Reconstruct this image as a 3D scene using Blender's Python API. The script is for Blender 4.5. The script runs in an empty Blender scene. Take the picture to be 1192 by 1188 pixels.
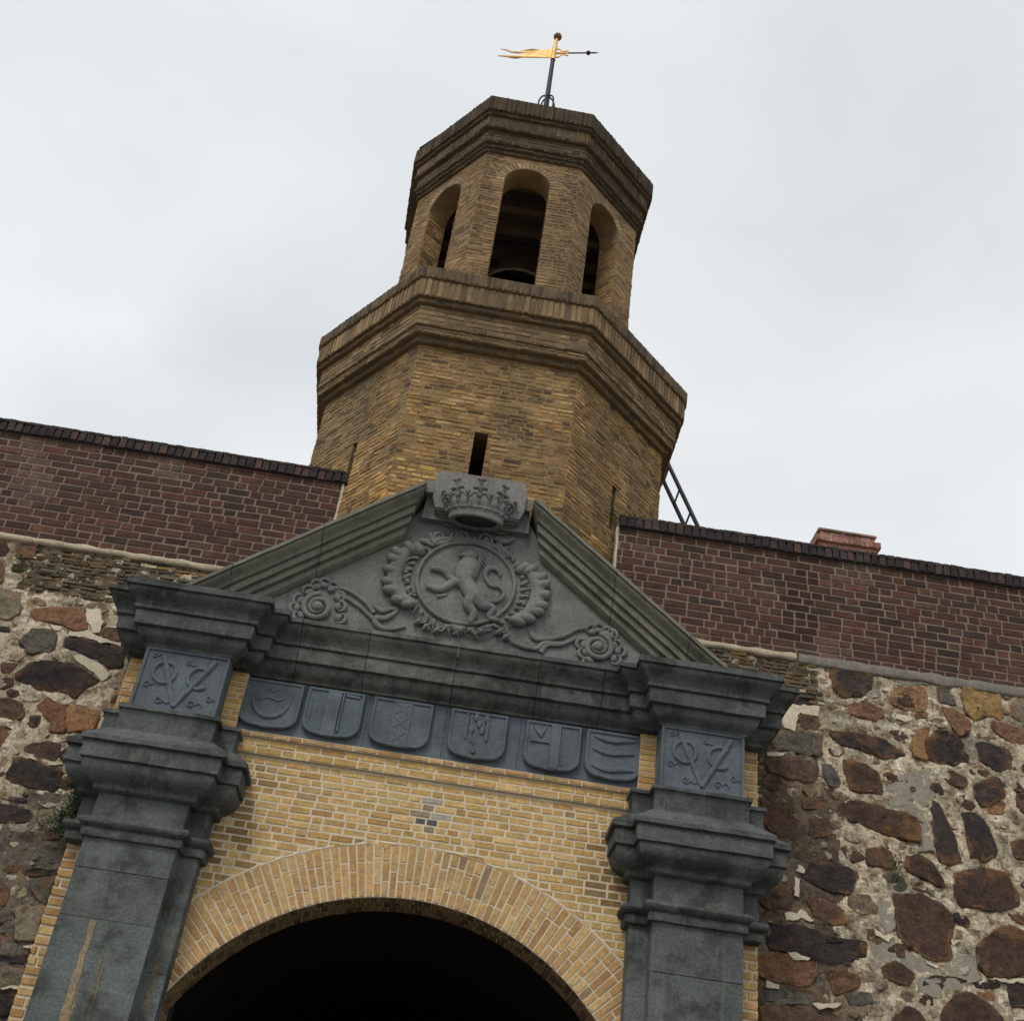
import bpy, math, random
from math import sin, cos, pi, radians, sqrt, atan2
from mathutils import Vector, Matrix, noise
random.seed(7)
scene = bpy.context.scene
C = scene.collection

# ------------------------------------------------------------------ camera
CAM_YAW, CAM_PITCH, CAM_ROLL = 0.01657, 0.60781, 0.14427
fw = Vector((sin(CAM_YAW)*cos(CAM_PITCH), cos(CAM_YAW)*cos(CAM_PITCH), sin(CAM_PITCH)))
r0 = Vector((cos(CAM_YAW), -sin(CAM_YAW), 0)); u0 = r0.cross(fw)
rt = cos(CAM_ROLL)*r0 + sin(CAM_ROLL)*u0; up = -sin(CAM_ROLL)*r0 + cos(CAM_ROLL)*u0
cd = bpy.data.cameras.new('camera'); cam = bpy.data.objects.new('camera', cd); C.objects.link(cam)
cam.matrix_world = Matrix(((rt.x, up.x, -fw.x, 0.1529), (rt.y, up.y, -fw.y, -8.5), (rt.z, up.z, -fw.z, 1.6), (0, 0, 0, 1)))
cd.sensor_width = 36; cd.lens = 36*1378.5/1192; cd.clip_start = .05; cd.clip_end = 3000
scene.camera = cam

# ------------------------------------------------------------------ light: bright overcast day
SUN_EL, SUN_AZ = radians(52), radians(-28)       # azimuth measured from the viewer's back, towards the left
sd = bpy.data.lights.new('sun', 'SUN'); sun = bpy.data.objects.new('sun', sd); C.objects.link(sun)
sd.energy = 1.5; sd.angle = radians(16); sd.color = (1.0, .955, .89)
sdir = Vector((sin(SUN_AZ)*cos(SUN_EL), -cos(SUN_AZ)*cos(SUN_EL), sin(SUN_EL)))   # towards the sun
sun.rotation_euler = sdir.to_track_quat('Z', 'Y').to_euler(); sun.location = sdir*40
w = bpy.data.worlds.new('World'); scene.world = w; w.use_nodes = True
nt = w.node_tree; nt.nodes.clear()
out = nt.nodes.new('ShaderNodeOutputWorld'); bg = nt.nodes.new('ShaderNodeBackground')
sky = nt.nodes.new('ShaderNodeTexSky'); sky.sky_type = 'NISHITA'; sky.sun_disc = False
sky.sun_elevation = SUN_EL; sky.sun_rotation = atan2(sdir.x, sdir.y); sky.dust_density = 3
tc = nt.nodes.new('ShaderNodeTexCoord'); mp = nt.nodes.new('ShaderNodeMapping'); mp.inputs['Scale'].default_value = (1.0, 1.0, 1.5)
n1 = nt.nodes.new('ShaderNodeTexNoise'); n1.inputs['Scale'].default_value = 2.1; n1.inputs['Detail'].default_value = 4; n1.inputs['Roughness'].default_value = .45
n1.inputs['Distortion'].default_value = .4
rp = nt.nodes.new('ShaderNodeValToRGB')
e = rp.color_ramp.elements; e[0].position = .32; e[0].color = (7.3, 7.65, 7.9, 1); e[1].position = .60; e[1].color = (9.2, 9.5, 9.7, 1)
mx = nt.nodes.new('ShaderNodeMixRGB'); mx.inputs[0].default_value = .93     # thick cloud in front of the clear sky
nt.links.new(tc.outputs['Generated'], mp.inputs[0]); nt.links.new(mp.outputs[0], n1.inputs['Vector'])
nt.links.new(n1.outputs['Fac'], rp.inputs[0]); nt.links.new(sky.outputs[0], mx.inputs[1]); nt.links.new(rp.outputs[0], mx.inputs[2])
nt.links.new(mx.outputs[0], bg.inputs[0]); bg.inputs[1].default_value = .1; nt.links.new(bg.outputs[0], out.inputs[0])
scene.view_settings.view_transform = 'Standard'; scene.view_settings.look = 'None'; scene.view_settings.gamma = 1
scene.view_settings.exposure = 0.0

# ------------------------------------------------------------------ mesh helpers
class MB:
    def __init__(s): s.v=[]; s.f=[]; s.c=[]; s.m=[]
    def add(s, vs, fs, col=(.5,.5,.5), mat=0):
        b=len(s.v); s.v += [tuple(x) for x in vs]
        for f in fs: s.f.append([i+b for i in f]); s.c.append(col); s.m.append(mat)
    def quad(s, a, b, c, d, col=(.5,.5,.5), mat=0): s.add((a,b,c,d), ((0,1,2,3),), col, mat)
    def box(s, x0,x1,y0,y1,z0,z1, col=(.5,.5,.5), mat=0):
        s.add([(x,y,z) for x in (x0,x1) for y in (y0,y1) for z in (z0,z1)],
              [(0,1,3,2),(4,6,7,5),(0,4,5,1),(2,3,7,6),(0,2,6,4),(1,5,7,3)], col, mat)
    def build(s, name, mats, parent=None, smooth=None, loc=None, rough=0, rs=6.0):
        base = Vector(loc) if loc is not None else (parent['_w'] if parent is not None and '_w' in parent else None)
        base = Vector(base) if base is not None else Vector((0,0,0))
        me = bpy.data.meshes.new(name)
        vs = s.v
        if rough:
            vs = []
            for p in s.v:
                P = Vector(p); q = noise.noise_vector(P*rs)*rough + noise.noise_vector(P*rs*4)*rough*.4
                vs.append(P+q)
        me.from_pydata([Vector(p)-base for p in vs], [], s.f)
        for m in (mats if isinstance(mats, (list,tuple)) else [mats]): me.materials.append(m)
        me.polygons.foreach_set('material_index', s.m)
        a = me.attributes.new('col', 'FLOAT_COLOR', 'FACE')
        flat = []
        for c in s.c: flat += [c[0],c[1],c[2],1.0]
        a.data.foreach_set('color', flat)
        if smooth is not None:
            me.polygons.foreach_set('use_smooth', [True]*len(me.polygons))
            if smooth < 179: me.set_sharp_from_angle(angle=radians(smooth))
        me.update()
        o = bpy.data.objects.new(name, me); C.objects.link(o)
        if parent is not None:
            o.parent = parent; o['_w'] = base
        else: o.location = base; o['_w'] = base
        return o
def empty(name, loc): 
    o = bpy.data.objects.new(name, None); C.objects.link(o); o.location = loc; o['_w'] = Vector(loc); o.empty_display_size=.2; return o
def tag(o, label=None, cat=None, group=None, kind=None):
    if label: o['label']=label
    if cat: o['category']=cat
    if group: o['group']=group
    if kind: o['kind']=kind
    return o
def mul(c,k): return (c[0]*k, c[1]*k, c[2]*k)
def jit(c, a=.12, h=.04):
    k = 1+random.uniform(-a,a); return (c[0]*k*(1+random.uniform(-h,h)), c[1]*k, c[2]*k*(1+random.uniform(-h,h)))
def pick(pal): 
    t = random.random()*sum(p[0] for p in pal)
    for p in pal:
        t -= p[0]
        if t <= 0: return jit(p[1])
    return jit(pal[-1][1])
def cat(pts, n=6):
    P=[Vector(p) for p in pts]; out=[]
    for i in range(len(P)-1):
        a=P[max(i-1,0)]; b=P[i]; c=P[i+1]; d=P[min(i+2,len(P)-1)]
        for k in range(n):
            t=k/n; out.append(.5*((2*b)+(c-a)*t+(2*a-5*b+4*c-d)*t*t+(3*b-a-3*c+d)*t**3))
    out.append(P[-1]); return out

# ------------------------------------------------------------------ materials
def surf(name, var=.35, vs=3.0, grain=.25, gs=60.0, stain=None, streak=None, stain2=None, bump=.4, bs=45.0, bd=.01, rough=.9, metal=0, tint=None):
    m = bpy.data.materials.new(name); m.use_nodes = True; t = m.node_tree; N = t.nodes; L = t.links
    bs_ = N['Principled BSDF']; bs_.inputs['Roughness'].default_value = rough; bs_.inputs['Metallic'].default_value = metal
    bs_.inputs['Specular IOR Level'].default_value = .25 if not metal else .5
    at = N.new('ShaderNodeAttribute'); at.attribute_name = 'col'
    co = N.new('ShaderNodeTexCoord')
    def no(scale, detail=5, rgh=.6, sc=None):
        n = N.new('ShaderNodeTexNoise'); n.inputs['Scale'].default_value = scale; n.inputs['Detail'].default_value = detail; n.inputs['Roughness'].default_value = rgh
        if sc:
            mp = N.new('ShaderNodeMapping'); mp.inputs['Scale'].default_value = sc; L.new(co.outputs['Object'], mp.inputs[0]); L.new(mp.outputs[0], n.inputs['Vector'])
        else: L.new(co.outputs['Object'], n.inputs['Vector'])
        return n.outputs['Fac']
    def rng(src, a, b, lo, hi):
        r = N.new('ShaderNodeMapRange'); L.new(src, r.inputs[0]); r.inputs[1].default_value=a; r.inputs[2].default_value=b; r.inputs[3].default_value=lo; r.inputs[4].default_value=hi; return r.outputs[0]
    def mixc(kind, fac, c1, c2):
        x = N.new('ShaderNodeMixRGB'); x.blend_type = kind
        if isinstance(fac,(int,float)): x.inputs[0].default_value=fac
        else: L.new(fac, x.inputs[0])
        for i,c in ((1,c1),(2,c2)):
            if isinstance(c, tuple): x.inputs[i].default_value=(c[0],c[1],c[2],1)
            else: L.new(c, x.inputs[i])
        return x.outputs[0]
    def gray(v):
        x = N.new('ShaderNodeCombineXYZ')
        for i in range(3): L.new(v, x.inputs[i])
        return x.outputs[0]
    col = at.outputs['Color']
    col = mixc('MULTIPLY', 1.0, col, gray(rng(no(vs), .3, .7, 1-var, 1+var)))
    col = mixc('MULTIPLY', 1.0, col, gray(rng(no(gs, 3, .7), .3, .7, 1-grain, 1+grain)))
    for s in (stain, stain2):
        if s:
            c, sc, lo, hi, k = s
            col = mixc('MIX', rng(no(sc, 6, .65), lo, hi, 0, k), col, c)
    if streak:
        c, sx, sz, lo, hi, k = streak
        col = mixc('MIX', rng(no(1.0, 5, .6, (sx, sx, sz)), lo, hi, 0, k), col, c)
    L.new(col, bs_.inputs['Base Color'])
    if bump:
        b = N.new('ShaderNodeBump'); b.inputs['Strength'].default_value = bump; b.inputs['Distance'].default_value = bd
        L.new(no(bs, 8, .75), b.inputs['Height']); L.new(b.outputs[0], bs_.inputs['Normal'])
    return m
M = {}
M['slate']  = surf('grey_dressed_stone', .35, 2.0, .3, 50, stain=((.034,.036,.031), 3.2, .48, .62, .8), stain2=((.175,.178,.150), 9, .55, .68, .5), streak=((.17,.16,.13), 17, .9, .56, .72, .5), bump=.9, bs=30, bd=.015, rough=.85)
M['greenslate'] = surf('lichen_grey_stone', .25, 3.0, .2, 60, stain=((.17,.165,.085), 6, .54, .72, .55), stain2=((.055,.058,.052), 3, .5, .7, .7), streak=((.06,.062,.055), 9, 3, .52, .7, .5), bump=.4, rough=.85)
M['bluestone'] = surf('blue_grey_stone', .25, 2.6, .2, 55, stain=((.062,.075,.085), 5, .48, .68, .65), stain2=((.16,.175,.18), 9, .56, .72, .4), streak=((.17,.18,.18), 16, 1.5, .56, .74, .4), bump=.7, bs=32, bd=.01, rough=.75)
M['carved'] = surf('pale_carved_stone', .25, 2.4, .22, 45, stain=((.085,.085,.072), 4, .48, .68, .6), stain2=((.24,.235,.21), 8, .56, .72, .4), streak=((.09,.10,.105), 12, 1.2, .5, .72, .5), bump=.9, bs=28, bd=.014, rough=.9)
M['brick']  = surf('brick_face', .2, 22, .28, 110, stain=((.16,.11,.06), 2.0, .54, .72, .5), stain2=((.30,.20,.10), 6, .56, .72, .35), streak=((.14,.105,.07), 7, 1.0, .60, .76, .45), bump=.8, bs=70, bd=.008)
M['towerbrick'] = surf('weathered_tower_brick', .25, 7, .3, 60, stain=((.095,.07,.042), 1.4, .48, .62, .6), stain2=((.20,.14,.075), 4.5, .55, .75, .3), streak=((.06,.045,.03), 5, 1.0, .56, .74, .4), bump=.8, bs=45, bd=.015)
M['sootbrick'] = surf('sooty_tower_brick', .35, 6, .4, 60, stain=((.045,.04,.028), 2.2, .46, .62, .7), stain2=((.13,.12,.07), 8, .6, .75, .35), bump=1.0, bs=40, bd=.02)
M['darkbrick'] = surf('dark_red_brick', .25, 12, .3, 90, stain=((.03,.02,.018), 1.4, .5, .75, .6), bump=.6, bs=80, bd=.006)
M['limemortar'] = surf('light_lime_mortar', .12, 8, .2, 90, stain=((.33,.26,.17), 3.0, .56, .8, .5), bump=.8, bs=90, bd=.006)
M['mortar'] = surf('brick_mortar', .25, 8, .35, 90, stain=((.16,.13,.09), 2.5, .5, .75, .5), bump=.8, bs=90, bd=.006)
M['rubmortar'] = surf('lime_rubble_mortar', .32, 6, .45, 38, stain=((.24,.17,.10), 7, .50, .66, .75), stain2=((.07,.05,.035), 11, .54, .68, .85), bump=1.0, bs=22, bd=.03, rough=.95)
M['stone']  = surf('rubble_stone', .45, 7, .45, 45, stain=((.25,.115,.045), 4.6, .56, .68, .6), stain2=((.020,.016,.015), 7, .52, .62, .6), bump=1.0, bs=22, bd=.03, rough=.85)
M['smear']  = surf('cement_smear', .2, 6, .25, 60, stain=((.20,.16,.11), 9, .56, .74, .5), bump=.8, bs=30, bd=.015)
M['iron']   = surf('dark_iron', .2, 9, .2, 50, bump=.2, rough=.55)
M['gold']   = surf('gilded_metal', .2, 12, .2, 60, stain=((.38,.20,.06), 16, .5, .72, .6), bump=.3, rough=.5, metal=.25)
M['bronze'] = surf('bell_bronze', .2, 6, .2, 50, rough=.5, metal=.8)
M['timber'] = surf('old_timber', .3, 3, .2, 40, bump=.3)
M['leaf']   = surf('leaf_green', .3, 9, .2, 60, bump=0, rough=.6)
M['paving'] = surf('cobbled_ground', .25, .8, .3, 12, bump=.8, bs=8, bd=.03)
M['roof']   = surf('lead_roof', .2, 2, .2, 30, bump=.2, rough=.6)

SL=(.092,.102,.101); GS=(.175,.172,.138); BL=(.105,.125,.143); CA=(.190,.186,.172)
YB=[(6,(.53,.345,.135)),(5,(.49,.31,.115)),(2.4,(.55,.38,.165)),(1.0,(.42,.245,.095)),(.3,(.33,.23,.115))]
AB=[(5,(.50,.315,.135)),(3,(.46,.275,.11)),(.9,(.42,.235,.10)),(2,(.54,.37,.17)),(.3,(.30,.20,.11))]
TB=[(6,(.36,.225,.088)),(4,(.29,.172,.068)),(2,(.42,.275,.12)),(2,(.20,.122,.058)),(1,(.38,.20,.07)),(.5,(.12,.082,.048))]
SB=[(3,(.125,.088,.056)),(3,(.10,.072,.048)),(2,(.16,.11,.065)),(.8,(.06,.05,.037))]
LB=[(4,(.26,.175,.092)),(3,(.22,.15,.08)),(2,(.17,.12,.07)),(2,(.30,.21,.11)),(.5,(.12,.09,.06))]
RB=[(5,(.096,.046,.033)),(4,(.080,.040,.030)),(1.8,(.122,.054,.036)),(1.4,(.060,.036,.030)),(1,(.112,.064,.044))]
CB=[(3,(.035,.028,.027)),(2,(.055,.042,.038)),(1,(.08,.05,.042))]
TBK=[(4,(.095,.068,.042)),(2,(.13,.085,.045)),(2,(.06,.047,.035)),(.6,(.24,.14,.05)),(.8,(.13,.12,.09)),(.8,(.42,.36,.26))]

# ------------------------------------------------------------------ brickwork
def brick_box(mb, fr, bl, br, tr, tl, proud, col, mat=0, inset=.003, j=.0015):
    r = lambda: random.uniform(-j,j)
    w0 = proud + random.uniform(-.0025,.0025)
    pts = [bl,br,tr,tl]; cx = sum(p[0] for p in pts)/4; cy = sum(p[1] for p in pts)/4
    back = [fr(p[0],p[1],-.006) for p in pts]
    front=[]
    for p in pts:
        du = inset if p[0]<cx else -inset; dv = inset if p[1]<cy else -inset
        front.append(fr(p[0]+du+r(), p[1]+dv+r(), w0+r()))
    mb.add(back+front, [(4,5,6,7),(0,1,5,4),(1,2,6,5),(2,3,7,6),(3,0,4,7)], col, mat)
def courses(mb, fr, v0, v1, h, L, joint, iv, pal, proud=.006, bond='cross', mat=0, skip=0, colf=None, wob=.003, j=.0015, inset=.003):
    """iv(v) -> list of (ua, ub) spans of masonry at height v; the number of spans must not change inside one course"""
    n = max(1, round((v1-v0)/h)); h = (v1-v0)/n
    for k in range(n):
        b = v0+k*h+joint/2; t = v0+(k+1)*h-joint/2
        A = iv(b); B = iv(t)
        if len(A)!=len(B): A = B = (A if len(A)>len(B) else B)
        for (a0,a1),(b0,b1) in zip([(x[0],y[0]) for x,y in zip(A,B)], [(x[1],y[1]) for x,y in zip(A,B)]):
            u = min(a0,a1); end = max(b0,b1)
            if bond=='soldier': u -= 0
            else: u -= random.uniform(0, L*.9)
            run = random.random()<.5
            while u < end:
                if bond=='soldier': l = L
                elif bond=='cross': 
                    if random.random()<.55: run = not run
                    l = L if run else L*.53
                else: l = L
                l *= random.uniform(.95,1.05)
                x0=u+joint/2; x1=u+l-joint/2; u += l
                bl=(max(x0,a0),b); tl=(max(x0,a1),t); br=(min(x1,b0),b); tr=(min(x1,b1),t)
                if br[0]-bl[0] < .006 and tr[0]-tl[0] < .006: continue
                if br[0]<bl[0]: br=(bl[0]+.001,b)
                if tr[0]<tl[0]: tr=(tl[0]+.001,t)
                if skip and random.random()<skip: continue
                wv = noise.noise(Vector((x0*1.5, k*.37, 3.1)))*wob
                q = [(p[0],p[1]+wv) for p in (bl,br,tr,tl)]
                c = pick(pal)
                if colf: c = colf((x0+x1)/2,(b+t)/2,c)
                brick_box(mb, fr, q[0],q[1],q[2],q[3], proud, c, mat, inset=inset, j=j)
def voussoirs(mb, fr, cx, cz, r0, r1, a0, a1, w, joint, pal, proud=.006, mat=0, split=True):
    n = max(3, int(round((r0+r1)/2*abs(a1-a0)/w))); da=(a1-a0)/n
    for k in range(n):
        A=a0+k*da; B=A+da
        cuts=[r0]+(sorted(r0+(r1-r0)*q for q in random.choice(((.32,),(.66,),(.48,),(.3,.66),(.27,.74)))) if split else [])+[r1]
        for q in range(len(cuts)-1):
            ra=cuts[q]+joint/2; rb=cuts[q+1]-joint/2
            def pt(r,a,s): 
                aa=a+s*(joint/2)/r; return (cx+r*cos(aa), cz+r*sin(aa))
            s = 1 if da>0 else -1
            P=[pt(ra,A,s),pt(rb,A,s),pt(rb,B,-s),pt(ra,B,-s)]
            jq = lambda: random.uniform(-.002,.002)
            P=[(p[0]+jq(),p[1]+jq()) for p in P]
            w0=proud+random.uniform(-.002,.002)
            back=[fr(p[0],p[1],-.02) for p in P]; fro=[fr(p[0],p[1],w0) for p in P]
            order=[(4,5,6,7),(0,1,5,4),(1,2,6,5),(2,3,7,6),(3,0,4,7)]
            mb.add(back+fro, order, pick(pal), mat)
def arch_plate(mb, fr, u0, u1, v0, v1, ac, az, r, vs, depth, col, mat=0, seg=32, ahalf=None):
    """plate u0..u1 x v0..v1 with an opening: jambs below springing, arch above; front w=0 and back w=-depth"""
    hw = ahalf if ahalf else r
    arc=[]; th0 = math.acos(max(-1,min(1,hw/r)))
    for i in range(seg+1):
        a = pi-th0-(pi-2*th0)*i/seg; arc.append((ac+r*cos(a), az+r*sin(a)))
    spr = arc[0][1]
    lo = max(v0, vs)
    def face(w, flip):
        q=[]
        def qd(a,b,c,d):
            P=[fr(*a,w),fr(*b,w),fr(*c,w),fr(*d,w)]
            if flip: P=P[::-1]
            mb.quad(*P,col,mat)
        qd((u0,v0),(ac-hw,v0),(ac-hw,spr),(u0,spr)); qd((ac+hw,v0),(u1,v0),(u1,spr),(ac+hw,spr))
        if lo>v0: qd((ac-hw,v0),(ac+hw,v0),(ac+hw,lo),(ac-hw,lo))
        qd((u0,spr),arc[0],(arc[0][0],v1),(u0,v1)); qd(arc[-1],(u1,spr),(u1,v1),(arc[-1][0],v1))
        for i in range(seg): qd(arc[i],arc[i+1],(arc[i+1][0],v1),(arc[i][0],v1))
    face(0,False); face(-depth,True)
    for i in range(seg): mb.quad(fr(*arc[i],0),fr(*arc[i],-depth),fr(*arc[i+1],-depth),fr(*arc[i+1],0),col,mat)
    mb.quad(fr(ac-hw,lo,0),fr(ac-hw,lo,-depth),fr(ac-hw,spr,-depth),fr(ac-hw,spr,0),col,mat)
    mb.quad(fr(ac+hw,lo,-depth),fr(ac+hw,lo,0),fr(ac+hw,spr,0),fr(ac+hw,spr,-depth),col,mat)
    if lo>v0: mb.quad(fr(ac-hw,lo,0),fr(ac+hw,lo,0),fr(ac+hw,lo,-depth),fr(ac-hw,lo,-depth),col,mat)

# ------------------------------------------------------------------ mouldings
def offs(plan, o):
    res=[]
    n=len(plan)
    for i,(x,y) in enumerate(plan):
        ns=[]
        for a,b in ((i-1,i),(i,i+1)):
            if a>=0 and b<n:
                dx=plan[b][0]-plan[a][0]; dy=plan[b][1]-plan[a][1]; l=math.hypot(dx,dy); ns.append((dy/l,-dx/l))
        if len(ns)==1: res.append((x+ns[0][0]*o,y+ns[0][1]*o))
        else:
            d=1+ns[0][0]*ns[1][0]+ns[0][1]*ns[1][1]; res.append((x+(ns[0][0]+ns[1][0])*o/d,y+(ns[0][1]+ns[1][1])*o/d))
    return res
def sweep(mb, plan, prof, col=SL, mat=0, seg=.09, caps=False, fixend=(False,False)):
    rings=[]
    for (o,z) in prof:
        P=offs(plan,o)
        if fixend[0]: P[0]=(P[0][0], plan[0][1]) if False else P[0]
        rings.append([(x,y,z) for x,y in P])
    # subdivide along the plan
    npl=len(plan); grid=[]
    for R in rings:
        row=[]
        for i in range(npl-1):
            l=math.hypot(plan[i+1][0]-plan[i][0],plan[i+1][1]-plan[i][1]); k=max(1,int(l/seg))
            for q in range(k): row.append(Vector(R[i]).lerp(Vector(R[i+1]),q/k))
        row.append(Vector(R[-1])); grid.append(row)
    m=len(grid[0]); vs=[p for row in grid for p in row]; fs=[]
    for a in range(len(grid)-1):
        for b in range(m-1): fs.append((a*m+b,(a+1)*m+b,(a+1)*m+b+1,a*m+b+1))
    mb.add(vs,fs,col,mat)
    if caps:
        mb.add([g[0] for g in grid],[tuple(range(len(grid)))],col,mat); mb.add([g[-1] for g in grid],[tuple(range(len(grid)-1,-1,-1))],col,mat)
def curve(p0,p1,kind,n=5):
    """moulding curves between two (o,z) points: 'cyma', 'ovolo' (convex), 'cavetto'"""
    out=[]
    for i in range(1,n+1):
        t=i/n
        if kind=='cyma': s=.5-.5*cos(pi*t); out.append((p0[0]+(p1[0]-p0[0])*s, p0[1]+(p1[1]-p0[1])*t))
        elif kind=='ovolo': out.append((p0[0]+(p1[0]-p0[0])*(1-cos(t*pi/2)), p0[1]+(p1[1]-p0[1])*sin(t*pi/2)))
        else: out.append((p0[0]+(p1[0]-p0[0])*sin(t*pi/2), p0[1]+(p1[1]-p0[1])*(1-cos(t*pi/2))))
    return out
def tube(mb, pts, rad, col=CA, dep=1.0, mat=0, n=8, cap=True, smoothn=5):
    """round or flattened bar through points; dep flattens it towards the wall (y)"""
    P=cat(pts,smoothn) if smoothn else [Vector(p) for p in pts]
    rs = rad if isinstance(rad,(list,tuple)) else [rad,rad]
    vs=[]; m=len(P)
    for i,p in enumerate(P):
        t=i/(m-1)*(len(rs)-1); k=min(int(t),len(rs)-2); r=rs[k]+(rs[k+1]-rs[k])*(t-k)
        d=(P[min(i+1,m-1)]-P[max(i-1,0)]).normalized()
        a=Vector((0,1,0)); 
        if abs(d.dot(a))>.95: a=Vector((1,0,0))
        s=d.cross(a).normalized(); b=s.cross(d).normalized()
        for q in range(n):
            an=2*pi*q/n; off=s*cos(an)*r+b*sin(an)*r; off.y*=dep; vs.append(p+off)
    fs=[(i*n+q,(i+1)*n+q,(i+1)*n+(q+1)%n,i*n+(q+1)%n) for i in range(m-1) for q in range(n)]
    if cap: fs += [tuple(range(n)), tuple((m-1)*n+q for q in range(n-1,-1,-1))]
    mb.add(vs,fs,col,mat)
def blob(mb, c, r, col=CA, mat=0, rot=0, n=10, m=6):
    vs=[]; 
    for i in range(m+1):
        th=pi*i/m
        for q in range(n):
            ph=2*pi*q/n; x=r[0]*sin(th)*cos(ph); z=r[2]*cos(th); y=r[1]*sin(th)*sin(ph)
            vs.append((c[0]+x*cos(rot)-z*sin(rot), c[1]+y, c[2]+x*sin(rot)+z*cos(rot)))
    fs=[(i*n+q,(i+1)*n+q,(i+1)*n+(q+1)%n,i*n+(q+1)%n) for i in range(m) for q in range(n)]
    mb.add(vs,fs,col,mat)
def spiral(mb, c, R, turns=1.8, rad=.018, start=0, y=0, sgn=1, col=CA, dep=.9, r_end=.25):
    pts=[]; n=int(14*turns)
    for i in range(n+1):
        t=i/n; r=R*(1-t*(1-r_end)); a=start+sgn*2*pi*turns*t; pts.append((c[0]+r*cos(a), y, c[1]+r*sin(a)))
    tube(mb,pts,[rad,rad*.75],col,dep,smoothn=2)
    blob(mb,(c[0],y,c[1]),(R*.24,rad*1.1,R*.24),col)
def lathe(mb, c, prof, n=24, col=(.1,.1,.1), mat=0):
    vs=[(c[0]+r*cos(2*pi*q/n), c[1]+r*sin(2*pi*q/n), c[2]+z) for r,z in prof for q in range(n)]
    fs=[(i*n+q,i*n+(q+1)%n,(i+1)*n+(q+1)%n,(i+1)*n+q) for i in range(len(prof)-1) for q in range(n)]
    mb.add(vs,fs,col,mat)
def bar(mb, a, b, r, col=(.03,.03,.035), n=8, mat=0): tube(mb,[a,b],[r,r],col,1,mat,n,True,0)
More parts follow.
